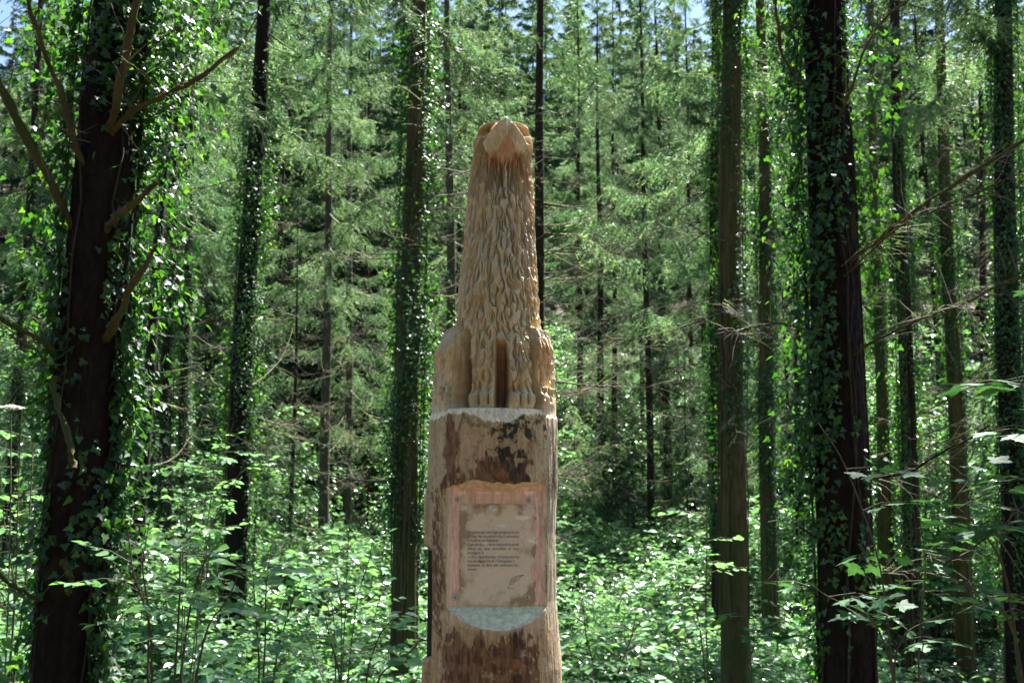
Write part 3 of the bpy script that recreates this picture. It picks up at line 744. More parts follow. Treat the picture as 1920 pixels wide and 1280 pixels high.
TREES = []
def spruce(name, label, x0, r0, x1, r1, Y, wpx, bark, ivy=None, crown=0, H=26, nbr=16, brz=(2.5, 10), group='spruces of the stand', ivy_scale=1.0, cs=1.0, seed=None, cat='tree', side=None, lean_y=0, near=False, ivy_z=0.0):
    """a tree whose stem passes picture points (x0, r0) above and (x1, r1) below at distance Y and is wpx wide"""
    A, B = at(x0, r0, Y), at(x1, r1, Y)
    sl = (A.x - B.x) / (A.z - B.z)
    bx = B.x; g = 0
    for _ in range(4): g = float(gz(bx, Y)); bx = B.x + (g - B.z) * sl
    seed = seed or len(TREES) + 1
    root = ob(name, None, loc=(bx, Y, g), rot=(-lean_y, math.atan(sl), 0), label=label, cat=cat, group=group)
    rad = wpx / FPX * Y / 2 * 1.02
    rb = rad * 1.06
    if near:
        V, F = make_trunk(9.0, rb, seed, 120, 420, .009); V[:, :2] *= (1 - .22 * np.clip(V[:, 2:3] / 9, 0, 1)) / (1 - .9 * np.clip(V[:, 2:3] / 9, 0, .999) ** 1.15)
        V2, F2 = make_trunk(H, rb * .8, seed, 14, 20); keep = V2[F2].min(1)[:, 2] > 8.0; F = np.vstack([F, F2[keep] + len(V)]); V = np.vstack([V, V2])
    else: V, F = make_trunk(H, rb, seed)
    tr = ob('trunk', mesh('trunk', V, F, [M[bark]]), root)
    q = np.random.default_rng(900 + seed)
    if crown is not None:
        ob('crown', CROWNS[crown], root, rot=(0, 0, q.uniform(0, 6.28)), scale=(cs, cs, H / 26))
    if ivy is not None:
        s = rb / .20
        ob('ivy', IVY[ivy], root, loc=(0, 0, ivy_z), rot=(0, 0, q.uniform(0, 6.28)), scale=(s * ivy_scale * .98 + .0, s * ivy_scale * .98, 1.0))
    for k in range(nbr):
        z = q.uniform(*brz); az = q.uniform(0, 6.28)
        if side is not None and k % 2 == 0: az = side + q.normal(0, .35)
        s = q.uniform(.6, 1.15)
        ob('branch', BR[q.integers(len(BR))], root, loc=(0, 0, z), rot=(0, q.normal(.05, .12), az), scale=s)
    TREES.append((root, bx, Y)); return root, rad, sl
G1 = 'spruces of the stand'
def make_bough(seed, L):
    q = np.random.default_rng(seed)
    me = make_crown(seed, 0, .01, L, 1, twigs=130, needles=16, droop=.3)
    return me
BOUGH = [make_bough(400 + k, 3.0 + .3 * k) for k in range(3)]
# (name, label, px top, row top, px low, row low, distance, width, bark, ivy, crown, ...)
spruce('ivy_clad_spruce', 'ivy-clad spruce with a leafy bright edge, third thick trunk leftward of the carved post', 490, 60, 447, 900, 17.5, 43, 'bark_shaded', ivy=0, crown=1, nbr=18, group=G1)
spruce('ivy_clad_spruce', 'thick ivy-clad spruce with bare brown foot, first trunk leftward of the carved post', 782, 40, 757, 1200, 15.5, 47, 'bark_moss', ivy=2, crown=4, nbr=20, group=G1, brz=(3.5, 10), side=0, ivy_z=1.0, ivy_scale=1.08)
spruce('bare_spruce', 'straight grey ivy-free spruce with drooping needles, between two thick ivy-clad trunks', 619, 150, 608, 950, 29, 20, 'bark_grey', crown=2, nbr=30, group=G1, brz=(2, 9))
spruce('bare_spruce', 'slim grey spruce just right of and behind the straight ivy-free one', 657, 100, 652, 900, 35, 17, 'bark_grey', crown=5, nbr=24, group=G1)
spruce('thin_spruce', 'pole-thin dead spruce left of the straight grey ivy-free trunk', 563, 330, 545, 950, 25, 11, 'bark', crown=None, H=11, nbr=18, group=G1, brz=(2, 10))
spruce('thin_spruce', 'thin leaning brown trunk beside the big ivy-clad tree at the picture edge', 292, 560, 262, 940, 20, 22, 'bark_shaded', ivy=None, crown=3, nbr=10, group=G1)
spruce('ivy_clad_spruce', 'slim ivy-wrapped trunk just behind the thin leaning brown one', 322, 400, 312, 800, 24, 22, 'bark', ivy=1, crown=0, nbr=8, group=G1)
spruce('ivy_clad_spruce', 'slim dark ivy-wrapped trunk, rightmost of the trio beside the big left tree', 353, 430, 345, 800, 28, 20, 'bark', ivy=0, crown=1, nbr=8, group=G1)
spruce('bare_spruce', 'grey spruce half hidden behind the carved wolf on its left side', 840, 40, 846, 700, 27, 23, 'bark_grey', crown=5, nbr=30, group=G1, brz=(4, 12))
spruce('bare_spruce', 'dark spruce rising directly behind the wolf with mossy dead branches reaching right', 1015, 30, 1008, 600, 23, 25, 'bark', ivy=None, crown=4, nbr=46, group=G1, brz=(2.5, 13), side=0)
spruce('thin_spruce', 'slim brown spruce in the clearing right of the carved post, topped with dark boughs', 1205, 250, 1222, 1000, 34, 14, 'bark', ivy=None, crown=1, nbr=34, group=G1, brz=(1.5, 12), cs=.8)
spruce('thin_spruce', 'slim ivy-flecked spruce just right of the clearing\'s slim brown one', 1242, 520, 1254, 990, 36, 16, 'bark', ivy=1, crown=5, nbr=24, group=G1, brz=(1.5, 9))
spruce('ivy_clad_spruce', 'dark ivy-covered trunk tucked behind the mossy bare trunk', 1340, 200, 1345, 1000, 21, 24, 'bark', ivy=2, crown=2, nbr=14, group=G1)
spruce('mossy_spruce', 'mossy olive-brown spruce with bare lower stem, first thick trunk rightward of the post', 1371, 60, 1377, 1240, 13.5, 50, 'bark_moss', ivy=1, crown=4, nbr=16, group=G1, brz=(4.5, 10), ivy_z=2.4)
spruce('ivy_clad_spruce', 'medium ivy-speckled trunk between the mossy trunk and the big dark ivy-draped one', 1430, 300, 1447, 1200, 19, 29, 'bark_moss', ivy=0, crown=4, nbr=10, group=G1)
spruce('thin_spruce', 'thin dark trunk glimpsed left of the big dark ivy-draped trunk', 1492, 560, 1500, 960, 30, 16, 'bark', ivy=None, crown=5, nbr=8, group=G1)
spruce('bare_spruce', 'pale brown trunk just right of the big dark ivy-draped trunk', 1640, 300, 1660, 1040, 24, 24, 'bark_moss', ivy=1, crown=4, nbr=12, group=G1)
spruce('ivy_clad_spruce', 'dark ivy-wrapped trunk in the middle of the right-hand group', 1682, 180, 1712, 1090, 20, 31, 'bark', ivy=0, crown=4, nbr=14, group=G1)
spruce('mossy_spruce', 'grey-brown mossy trunk standing before the brightest undergrowth at right', 1768, 220, 1806, 1120, 21, 30, 'bark_moss', ivy=1, crown=4, nbr=16, group=G1)
spruce('ivy_clad_spruce', 'dark ivy-clad trunk at the right picture edge', 1882, 60, 1908, 1240, 13.5, 46, 'bark_shaded', ivy=2, crown=1, nbr=12, group=G1, brz=(4, 10))
for k, (a, b, Y, wv) in enumerate(((1122, 1128, 44, 14), (1150, 1153, 47, 11), (690, 686, 42, 12), (1290, 1297, 40, 12), (1545, 1552, 33, 14), (1840, 1850, 30, 16), (395, 388, 36, 14), (60, 30, 22, 20), (1085, 1088, 50, 12))):
    lab = ['dark slim trunk in the gloom right of the wolf\'s flank', 'darker, thinner trunk in the gloom beside its slim neighbour', 'thin trunk in the shadows left of the nearest ivy-clad trunk', 'thin far trunk left of the mossy bare trunk',
           'far trunk showing beside the big dark ivy-draped tree', 'far trunk between the mossy trunk and the right edge', 'far trunk in the gap right of the slim ivy-wrapped trio', 'shaded trunk behind the big ivy-clad tree at the left edge',
           'far thin trunk near the wolf\'s right shoulder'][k]
    spruce('far_spruce', lab, a, 300, b, 800, Y, wv, 'bark', ivy=(0 if k in (4, 7) else None), crown=(4 if k in (4, 5) else 5 if k % 2 else 2), nbr=12, group='far spruces of the stand', brz=(1.5, 9))

# --- big near tree at left, with its own ivy and limbs
def near_ivy(root, rad, h0, h1, n, seed, weight, zones, nsolo, size=(.05, .09)):
    """ivy on a near trunk: a creeping stem part carrying leaves; the largest leaves in view are single pieces"""
    q = np.random.default_rng(seed); nz = Noise(seed)
    pos, nrm = [], []
    z = q.uniform(h0, h1, n * 3); a = q.uniform(-math.pi, math.pi, n * 3)
    wgt = np.array([weight(*p) for p in zip(a, z)]) * np.clip(nz.fbm(a * 1.5 + 9, z * 1.3, 3) * 2 - .45, .02, 1)
    keep = np.argsort(-(wgt * q.uniform(.3, 1, n * 3)))[:n]; z, a, wk = z[keep], a[keep], wgt[keep]
    out = rad + .015 + q.exponential(.055, n) * (.3 + wk)
    radv = np.stack([np.sin(a), -np.cos(a), 0 * a], -1)
    P = radv * out[:, None]; P[:, 2] = z; Nn = radv
    for (cx_, cyy, cz, sx, sy, sz, m) in zones:                  # leafy bunches on shoots standing off the trunk
        p = np.array([cx_, cyy, cz]) + q.normal(0, 1, (m, 3)) * np.array([sx, sy, sz]); ok = np.hypot(p[:, 0], p[:, 1]) > rad + .02
        p = p[ok]; P = np.vstack([P, p]); Nn = np.vstack([Nn, unit(p * np.array([1, 1, 0]))])
    m = len(P)
    Yd = unit(Nn * q.uniform(0, .7, m)[:, None] + np.stack([q.normal(0, .45, m), q.normal(0, .45, m), -q.uniform(.2, 1.1, m)], -1))
    X, Yd, Z = frame(Yd, Nn + q.normal(0, .5, (m, 3)) + np.array([0, 0, .5]))
    s = q.uniform(*size, m); rn = q.random(m)
    st = Acc()
    for k in range(6):
        a0 = q.uniform(-2.2, 2.2); zz = np.linspace(-.2, h1 * q.uniform(.7, 1.0), 22); aa = a0 + np.cumsum(q.normal(0, .2, 22))
        st.add(*tube(np.stack([np.sin(aa) * (rad + .015), -np.cos(aa) * (rad + .015), zz], -1), q.uniform(.005, .011) * np.linspace(1.2, .5, 22), 5))
    for (cx_, cyy, cz, sx, sy, sz, mm) in zones:
        for k in range(4):
            e = np.array([cx_, cyy, cz]) + q.normal(0, 1, 3) * np.array([sx, sy, sz]); b = np.array([e[0] * .3, e[1] * .3, e[2] - .15]); t = np.linspace(0, 1, 5)[:, None]
            st.add(*tube(b + (e - b) * t + np.array([0, 0, .08]) * np.sin(t * 3.1), np.linspace(.007, .003, 5), 4))
    ivy = ob('ivy', st.build('ivy_stem', M['ivy_stem']), root)
    vis = np.where((Nn[:, 1] < .35) & (P[:, 2] > 1.0) & (P[:, 2] < 5.6))[0]
    score = s[vis] * (1 + .8 * (np.abs(P[vis, 0]) > rad)); solo = vis[np.argsort(-score)[:nsolo]]
    lm = [mesh('leaf', IVY_V, IVY_F, [M['ivy']], False, {'rnd': np.full(len(IVY_V), f)}) for f in (0.0, .25, .5, .75)]
    for k in solo:
        mt = Matrix((X[k], Yd[k], Z[k])).transposed()
        ob('leaf', lm[k % 4], ivy, loc=P[k], rot=mt.to_euler(), scale=float(s[k]))
    rest = np.setdiff1d(np.arange(m), solo)
    V, F, idx = scatter(IVY_V, IVY_F, P[rest], X[rest], Yd[rest], Z[rest], s[rest])
    ob('leaves', mesh('leaves', V, F, [M['ivy']], False, {'rnd': rn[rest][idx]}), ivy, kind='stuff')

def limb(root, pts, r0, r1, seed, moss=True, twigs=0, name='branch'):
    """a bent limb through picture points (px, row, distance), in the tree's space"""
    q = np.random.default_rng(seed); bpy.context.view_layer.update(); inv = root.matrix_world.inverted()
    K = np.array([inv @ at(*p) for p in pts]); o_ = K[0] * np.array([.15, .15, 1]) - np.array([0, 0, .06]); K = np.vstack([o_[None], K]); t = np.linspace(0, 1, len(K)); tt = np.linspace(0, 1, 22)
    P = np.stack([np.interp(tt, t, K[:, c]) for c in range(3)], -1)
    P[1:-1] = (P[:-2] + 2 * P[1:-1] + P[2:]) / 4; P += np.cumsum(q.normal(0, .011, (22, 3)), 0) * .6
    rad = np.linspace(r0, r1, 22) * (1 + .2 * q.normal(0, 1, 22))
    V, F = tube(P, rad, 8)
    b = ob(name, mesh(name, V, F, [M['bark_moss' if moss else 'bark']]), root)
    acc = Acc()
    if moss:                                                     # tufts of moss along the upper side
        n = 260; f = q.uniform(0, 1, n); pp = np.stack([np.interp(f, tt, P[:, c]) for c in range(3)], -1); rr = np.interp(f, tt, rad)
        kp = N2.fbm(f * 9 + seed, f * 0 + seed, 2) > .5; pp, rr = pp[kp], rr[kp]; n = len(pp)
        dirs = unit(q.normal(0, .8, (n, 3)) + np.array([0, 0, .5])); base = pp + dirs * rr[:, None] * .8
        side = unit(np.cross(dirs, q.normal(0, 1, (n, 3)))) * .006; tip = base + dirs * q.uniform(.008, .022, n)[:, None]
        tri = np.stack([base - side, base + side, tip], 1).reshape(-1, 3)
        ob('moss', mesh('moss', tri, np.arange(len(tri)).reshape(-1, 3), [M['moss']], False), b, kind='stuff')
    for k in range(twigs * 3):
        f = q.uniform(.25, .95); c = np.array([np.interp(f, tt, P[:, d]) for d in range(3)]); L = q.uniform(.15, .5)
        e = unit(P[-1] - P[0]) * .7 + q.normal(0, .6, 3); s = np.linspace(0, 1, 5)[:, None]
        acc.add(*tube(c + unit(e) * L * s + np.array([0, 0, -.06]) * s ** 2 + q.normal(0, .012, (5, 3)) * s, np.linspace(.004, .0012, 5), 4))
    if twigs: ob('twigs', acc.build('twigs', M['twig']), b, kind='stuff')

YL = 6.2
root, rad, sl = spruce('ivy_clad_spruce', 'massive dark ivy-clad tree with broken mossy limbs, nearest trunk at the left', 212, 60, 132, 1240, YL, 118, 'bark_shaded', ivy=None, crown=4, nbr=0, group='near spruces', seed=61, near=True)
g0 = float(root.location.z)
def hz_(row): return at(180, row, YL).z - g0
near_ivy(root, rad, .6, 9.5, 9000, 71, lambda a, z: (.55 + .45 * abs(math.sin(a))) * min(1, .25 + z / 4.5) * (.7 if abs(a) < .6 else 1),
         [(.40, .0, hz_(60), .13, .15, .35, 330), (.52, -.05, hz_(150), .16, .15, .3, 380), (.38, .05, hz_(260), .13, .15, .25, 260), (.36, 0, hz_(480), .12, .12, .2, 190), (.42, 0, hz_(560), .14, .12, .12, 130),
          (-.36, .05, hz_(180), .12, .15, .5, 260), (-.36, .05, hz_(480), .09, .12, .3, 140), (.3, .0, hz_(720), .07, .1, .25, 120), (.3, .05, hz_(850), .06, .1, .3, 110), (.29, .0, hz_(1050), .05, .1, .3, 80), (.5, .0, hz_(-60), .2, .2, .4, 400), (-.45, .0, hz_(-40), .2, .2, .5, 300)], 290, (.03, .068))
for k, (pts, a0, a1, tw) in enumerate((
        ([(165, 470, 6.1), (110, 360, 6.0), (45, 230, 5.9), (0, 155, 5.8), (-60, 60, 5.7)], .034, .022, 6),
        ([(150, 300, 6.0), (110, 170, 5.9), (70, 60, 5.8), (45, -40, 5.7)], .022, .014, 6),
        ([(215, 215, 5.9), (232, 110, 5.8), (252, 0, 5.7), (262, -60, 5.7)], .03, .022, 3),
        ([(215, 240, 6.0), (300, 185, 5.9), (380, 140, 5.8), (448, 92, 5.8)], .022, .012, 5),
        ([(200, 430, 6.0), (240, 395, 5.9), (292, 345, 5.8)], .024, .017, 0),
        ([(210, 620, 6.0), (245, 545, 5.9), (270, 500, 5.85), (292, 455, 5.8)], .03, .014, 0),
        ([(95, 700, 5.95), (108, 760, 5.85), (128, 840, 5.75), (135, 870, 5.75)], .022, .017, 0),
        ([(115, 660, 6.0), (60, 625, 5.9), (0, 595, 5.8), (-60, 560, 5.7)], .016, .011, 4),
        ([(100, 690, 6.0), (50, 665, 5.9), (0, 640, 5.8)], .009, .005, 3),
        ([(118, 1060, 5.95), (122, 1100, 5.85), (116, 1130, 5.85)], .026, .008, 0),
        ([(80, 1115, 6.0), (40, 1095, 5.9), (0, 1060, 5.8)], .014, .01, 2),
        ([(195, 1115, 6.1), (225, 1095, 6.0), (262, 1072, 5.9)], .009, .006, 1))):
    limb(root, pts, a0, a1, 40 + k, True, tw)

YR = 7.7
root, rad, sl = spruce('ivy_clad_spruce', 'big dark reddish-brown trunk draped with ivy, nearest trunk at the right', 1538, 40, 1591, 1240, YR, 95, 'bark_shaded', ivy=None, crown=4, nbr=0, group='near spruces', seed=62, near=True)
g0 = float(root.location.z)
def hz2(row): return at(1560, row, YR).z - g0
near_ivy(root, rad, .3, 10, 7000, 72, lambda a, z: (1 if a < -.2 else .6) * min(1, .3 + z / 5), 
         [(-.33, 0, hz2(100), .12, .14, .4, 260), (-.32, 0, hz2(420), .09, .12, .4, 240), (-.31, 0, hz2(800), .07, .12, .4, 220), (.34, .0, hz2(150), .16, .15, .5, 320), (.34, .05, hz2(450), .1, .15, .3, 160), (-.3, 0, hz2(1100), .05, .1, .3, 110)], 200, (.03, .066))
for k, (pts, a0, a1, tw) in enumerate((
        ([(1585, 500, 7.6), (1680, 430, 7.0), (1760, 365, 6.5), (1850, 305, 6.1), (1935, 248, 5.8)], .02, .011, 14),
        ([(1590, 510, 7.5), (1690, 420, 6.9), (1800, 382, 6.4), (1930, 320, 6.0)], .009, .004, 10),
        ([(1600, 660, 7.6), (1700, 612, 7.0), (1800, 578, 6.6), (1935, 515, 6.1)], .015, .008, 12),
        ([(1610, 905, 7.6), (1700, 890, 7.0), (1780, 845, 6.6), (1845, 812, 6.3)], .012, .007, 8),
        ([(1560, 250, 7.6), (1610, 140, 7.2), (1640, 60, 7.0), (1700, 10, 6.8), (1760, -40, 6.6)], .012, .008, 10),
        ([(1550, 200, 7.7), (1480, 110, 7.4), (1460, 20, 7.3), (1465, -60, 7.3)], .014, .011, 6),
        ([(1545, 1010, 7.6), (1500, 985, 7.5), (1480, 970, 7.4)], .012, .006, 2),
        ([(1630, 1070, 7.6), (1750, 1060, 7.2), (1830, 1000, 6.8), (1930, 950, 6.4)], .008, .004, 8),
        ([(1540, 620, 7.6), (1450, 600, 7.2), (1340, 625, 7.0)], .009, .004, 8))):
    limb(root, pts, a0, a1, 60 + k, k in (0, 1, 2, 4, 5), tw)

# ------------------------------------------------------------------ undergrowth
def make_plant(seed, kind):
    """a small forest plant about 1 m tall"""
    q = np.random.default_rng(seed); st = Acc(); P, Yd, Zh, S = [], [], [], []
    if kind == 'sapling':
        for k in range(q.integers(3, 6)):
            az = q.uniform(0, 6.28); L = q.uniform(.7, 1.25); d = np.array([math.cos(az), math.sin(az), 0]); t = np.linspace(0, 1, 8)
            lean = q.uniform(.25, .8)
            C = d * (lean * L * t ** 1.6)[:, None] + np.array([0, 0, 1]) * (L * (t - .28 * lean * t ** 2))[:, None] + np.cumsum(q.normal(0, .012, (8, 3)), 0)
            st.add(*tube(C, np.linspace(.007, .002, 8), 4))
            for b in range(q.integers(7, 11)):                    # flat side shoots with two rows of leaves
                f = q.uniform(.25, 1); o = np.array([np.interp(f, t, C[:, c]) for c in range(3)]); a2 = az + q.normal(0, 1.4); l = q.uniform(.2, .45) * (1.3 - f * .5)
                e = np.array([math.cos(a2), math.sin(a2), q.normal(.02, .2)]); s = np.linspace(0, 1, 5)[:, None]
                Q = o + e * l * s + np.array([0, 0, -.1 * l]) * s ** 2
                st.add(*tube(Q, np.linspace(.0035, .001, 5), 3))
                m = q.integers(5, 9); ff = np.linspace(.2, 1, m); sd_ = np.where(np.arange(m) % 2, 1, -1); n_ = np.array([-e[1], e[0], 0])
                P.append(o + e * (l * ff)[:, None]); Yd.append(e * .55 + n_ * sd_[:, None] * .8 + np.array([0, 0, -.15]) + q.normal(0, .18, (m, 3))); Zh.append(np.array([0, 0, 1]) + q.normal(0, .45, (m, 3))); S.append(q.uniform(.05, .095, m))
    elif kind == 'bramble':
        for k in range(q.integers(4, 7)):
            az = q.uniform(0, 6.28); L = q.uniform(.9, 1.5); d = np.array([math.cos(az), math.sin(az), 0]); t = np.linspace(0, 1, 9)
            C = d * (L * .8 * t)[:, None] + np.array([0, 0, 1]) * (L * .95 * np.sin(t * 2.3) * .75)[:, None]
            st.add(*tube(C, np.linspace(.005, .002, 9), 4))
            for f in np.linspace(.12, 1, 11):
                o = np.array([np.interp(f, t, C[:, c]) for c in range(3)]); a2 = az + q.normal(0, 1.2); e = np.array([math.cos(a2), math.sin(a2), .35]); o2 = o + e * .07
                for da in (-1.1, 0, 1.1):
                    P.append(o2[None]); Yd.append(np.array([[math.cos(a2 + da), math.sin(a2 + da), -.1 + q.normal(0, .2)]])); Zh.append(np.array([[0, 0, 1]]) + q.normal(0, .42, (1, 3))); S.append(q.uniform(.06, .1, 1))
    else:                                                        # upright herb, leaves in crossed pairs
        for k in range(q.integers(5, 9)):
            o = q.normal(0, .16, 3) * np.array([1, 1, 0]); L = q.uniform(.4, 1.0); tip = o + np.array([q.normal(0, .12), q.normal(0, .12), L])
            st.add(*tube([o, (o + tip) / 2 + q.normal(0, .02, 3), tip], [.004, .003, .0015], 4))
            for f in np.linspace(.3, 1, 7):
                c = o + (tip - o) * f; a0 = q.uniform(0, 3.14)
                for a in (a0, a0 + math.pi):
                    P.append(c[None]); Yd.append(np.array([[math.cos(a), math.sin(a), -.15]])); Zh.append(np.array([[0, 0, 1.0]]) + q.normal(0, .25, (1, 3))); S.append(q.uniform(.06, .11, 1) * (1.1 - .5 * f))
    P, Yd, Zh, S = (np.concatenate(v) for v in (P, Yd, Zh, S)); X, Yd, Z = frame(Yd, Zh)
    V, F, idx = scatter(LEAF_V * np.array([1.15, 1, 1]), LEAF_F, P, X, Yd, Z, S); rn = q.random(len(P)) * .35
    W = np.concatenate(st.V); WF = np.concatenate(st.F4)
    return mesh('plant', np.vstack([V, W]), [F, WF + len(V)], [M['under'], M['stem']], False, {'rnd': np.concatenate([rn[idx], np.zeros(len(W))])}, fmat=np.concatenate([np.zeros(len(F)), np.ones(len(WF))]))
def lib(name, meshes):
    c = bpy.data.collections.new(name)
    for k, me in enumerate(meshes): c.objects.link(bpy.data.objects.new(name, me))
    return c
PL = [make_plant(500 + k, kd) for k, kd in enumerate(('sapling', 'sapling', 'sapling', 'bramble', 'bramble', 'herb', 'herb', 'sapling'))]

def mass(name, label, cat, P, rot, scl, idx, coll):
    """one object that spreads the pieces of a collection over points"""
    me = bpy.data.meshes.new(name); me.vertices.add(len(P)); me.vertices.foreach_set('co', np.asarray(P, np.float32).ravel())
    me.attributes.new('rot', 'FLOAT_VECTOR', 'POINT').data.foreach_set('vector', np.asarray(rot, np.float32).ravel())
    me.attributes.new('scl', 'FLOAT_VECTOR', 'POINT').data.foreach_set('vector', np.asarray(scl, np.float32).ravel())
    me.attributes.new('idx', 'INT', 'POINT').data.foreach_set('value', np.asarray(idx, np.int32))
    o = ob(name, me, label=label, cat=cat, kind='stuff')
    ng = bpy.data.node_groups.new(name, 'GeometryNodeTree')
    ng.interface.new_socket('Geometry', in_out='INPUT', socket_type='NodeSocketGeometry'); ng.interface.new_socket('Geometry', in_out='OUTPUT', socket_type='NodeSocketGeometry')
    gi, go = ng.nodes.new('NodeGroupInput'), ng.nodes.new('NodeGroupOutput')
    ci = ng.nodes.new('GeometryNodeCollectionInfo'); ci.inputs['Collection'].default_value = coll; ci.inputs['Separate Children'].default_value = True; ci.inputs['Reset Children'].default_value = True
    ip_ = ng.nodes.new('GeometryNodeInstanceOnPoints'); ip_.inputs['Pick Instance'].default_value = True
    def na(n, t): a = ng.nodes.new('GeometryNodeInputNamedAttribute'); a.data_type = t; a.inputs['Name'].default_value = n; return [s for s in a.outputs if s.enabled][0]
    er = ng.nodes.new('FunctionNodeEulerToRotation'); ng.links.new(na('rot', 'FLOAT_VECTOR'), er.inputs[0])
    ng.links.new(gi.outputs[0], ip_.inputs['Points']); ng.links.new(ci.outputs[0], ip_.inputs['Instance']); ng.links.new(na('idx', 'INT'), ip_.inputs['Instance Index'])
    ng.links.new(er.outputs[0], ip_.inputs['Rotation']); ng.links.new(na('scl', 'FLOAT_VECTOR'), ip_.inputs['Scale']); ng.links.new(ip_.outputs[0], go.inputs[0])
    o.modifiers.new('spread', 'NODES').node_group = ng
    return o
q = np.random.default_rng(77)
n = 21000
Y = 4.6 + 60 * q.random(n) ** .62; Xp = (q.random(n) * 2 - 1) * (Y * .6 + 2.5)
den = N3.fbm(Xp / 4 + 9, Y / 4 + 9, 3)
ok = (den + q.uniform(-.12, .12, n) > .42) & ~((np.abs(Xp - PX0) < .9) & (Y < 5.2))
ok &= q.random(n) < np.clip(.45 + Y / 18, 0, 1)
for r, tx, ty in TREES: ok &= np.hypot(Xp - tx, Y - ty) > .35
Xp, Y, den = Xp[ok], Y[ok], den[ok]; n = len(Xp)
s = q.uniform(.65, 1.3, n) * (1.0 + .5 * sstep(10, 26, Y)) * (.7 + .8 * (den - .35) * 2) * (1 + .25 * sstep(-2.5, -5, Xp) * sstep(7, 11, Y) * (1 - sstep(22, 30, Y)))
mass('undergrowth', 'waist-high bright green saplings, brambles and herbs covering the forest floor', 'undergrowth', np.stack([Xp, Y, gz(Xp, Y) - .03], -1),
     np.stack([q.normal(0, .1, n), q.normal(0, .1, n), q.uniform(0, 6.28, n)], -1), np.stack([s, s, s * q.uniform(.85, 1.2, n)], -1), q.integers(0, len(PL), n), lib('undergrowth_plant', PL))

# ------------------------------------------------------------------ far-off wood on the hillside
def far_tree(k):
    V, F = make_trunk(26, .17, 700 + k, 8, 12); me = make_crown(150 + k, 5, 26, 3.2, 64, twigs=150, needles=12, nw=.02)
    nv = len(me.vertices); co = np.empty(nv * 3, np.float32); me.vertices.foreach_get('co', co); co = co.reshape(-1, 3)
    vi = np.empty(len(me.loops), np.int32); me.loops.foreach_get('vertex_index', vi)
    mi = np.empty(len(me.polygons), np.int32); me.polygons.foreach_get('material_index', mi); rn = np.empty(nv, np.float32); me.attributes['rnd'].data.foreach_get('value', rn)
    n3 = int((mi == 0).sum()); F3 = vi[:n3 * 3].reshape(-1, 3); F4 = vi[n3 * 3:].reshape(-1, 4)
    co = co.copy(); co[:, :2] *= 1.25; co[:, 2] = 1.4 + k * .8 + (co[:, 2] - co[:, 2].min()) * ((24.6 - k * .8) / (co[:, 2].max() - co[:, 2].min()))   # forest-edge trees carry boughs lower down
    return mesh('far_tree', np.vstack([co, V]), [F3, np.vstack([F4, F + nv])], [M['needle'], M['twig'], M['bark']], True, {'rnd': np.concatenate([rn, np.zeros(len(V))])}, fmat=np.concatenate([mi, np.full(len(F), 2)]))
FT = lib('far_tree', [far_tree(k) for k in range(4)])
def wood(name, label, pts):
    P = np.array(pts) + q.normal(0, 1.5, (len(pts), 2)); P = P[N2.fbm(P[:, 0] / 9 + 50, P[:, 1] / 9 + 50, 2) + q.uniform(-.1, .1, len(P)) > .4]; n = len(P); s = q.uniform(.62, 1.2, n)
    mass(name, label, 'forest', np.stack([P[:, 0], P[:, 1], gz(P[:, 0], P[:, 1]) - .2], -1), np.stack([0 * s, 0 * s, q.uniform(0, 6.28, n)], -1),
         np.stack([s, s, s * q.uniform(.85, 1.05, n)], -1), q.integers(0, 4, n), FT)
wood('far_forest', 'far spruce wood rising up the hillside behind the clearing', [(x, y) for y in np.arange(47, 130, 5.0) for x in np.arange(-.62 * y - 6, .62 * y + 6, 5.0)] + [(x, y) for y in (43, 46, 49) for x in (-6, -9, -12)] + [(9, 38), (12, 34), (15, 38), (11, 42), (19, 36), (-10, 34), (-14, 30), (-13, 38), (-17, 36)])
wood('unseen_shading_wood', 'unseen spruce wood behind the camera, added to dim the light on the trunks', [(x, y) for y in np.arange(-34, -4.5, 4.4) for x in np.arange(-33, 34, 4.4) if not (abs(x) < 3 and y > -8)])  # out of view, added to block sky light from behind the camera

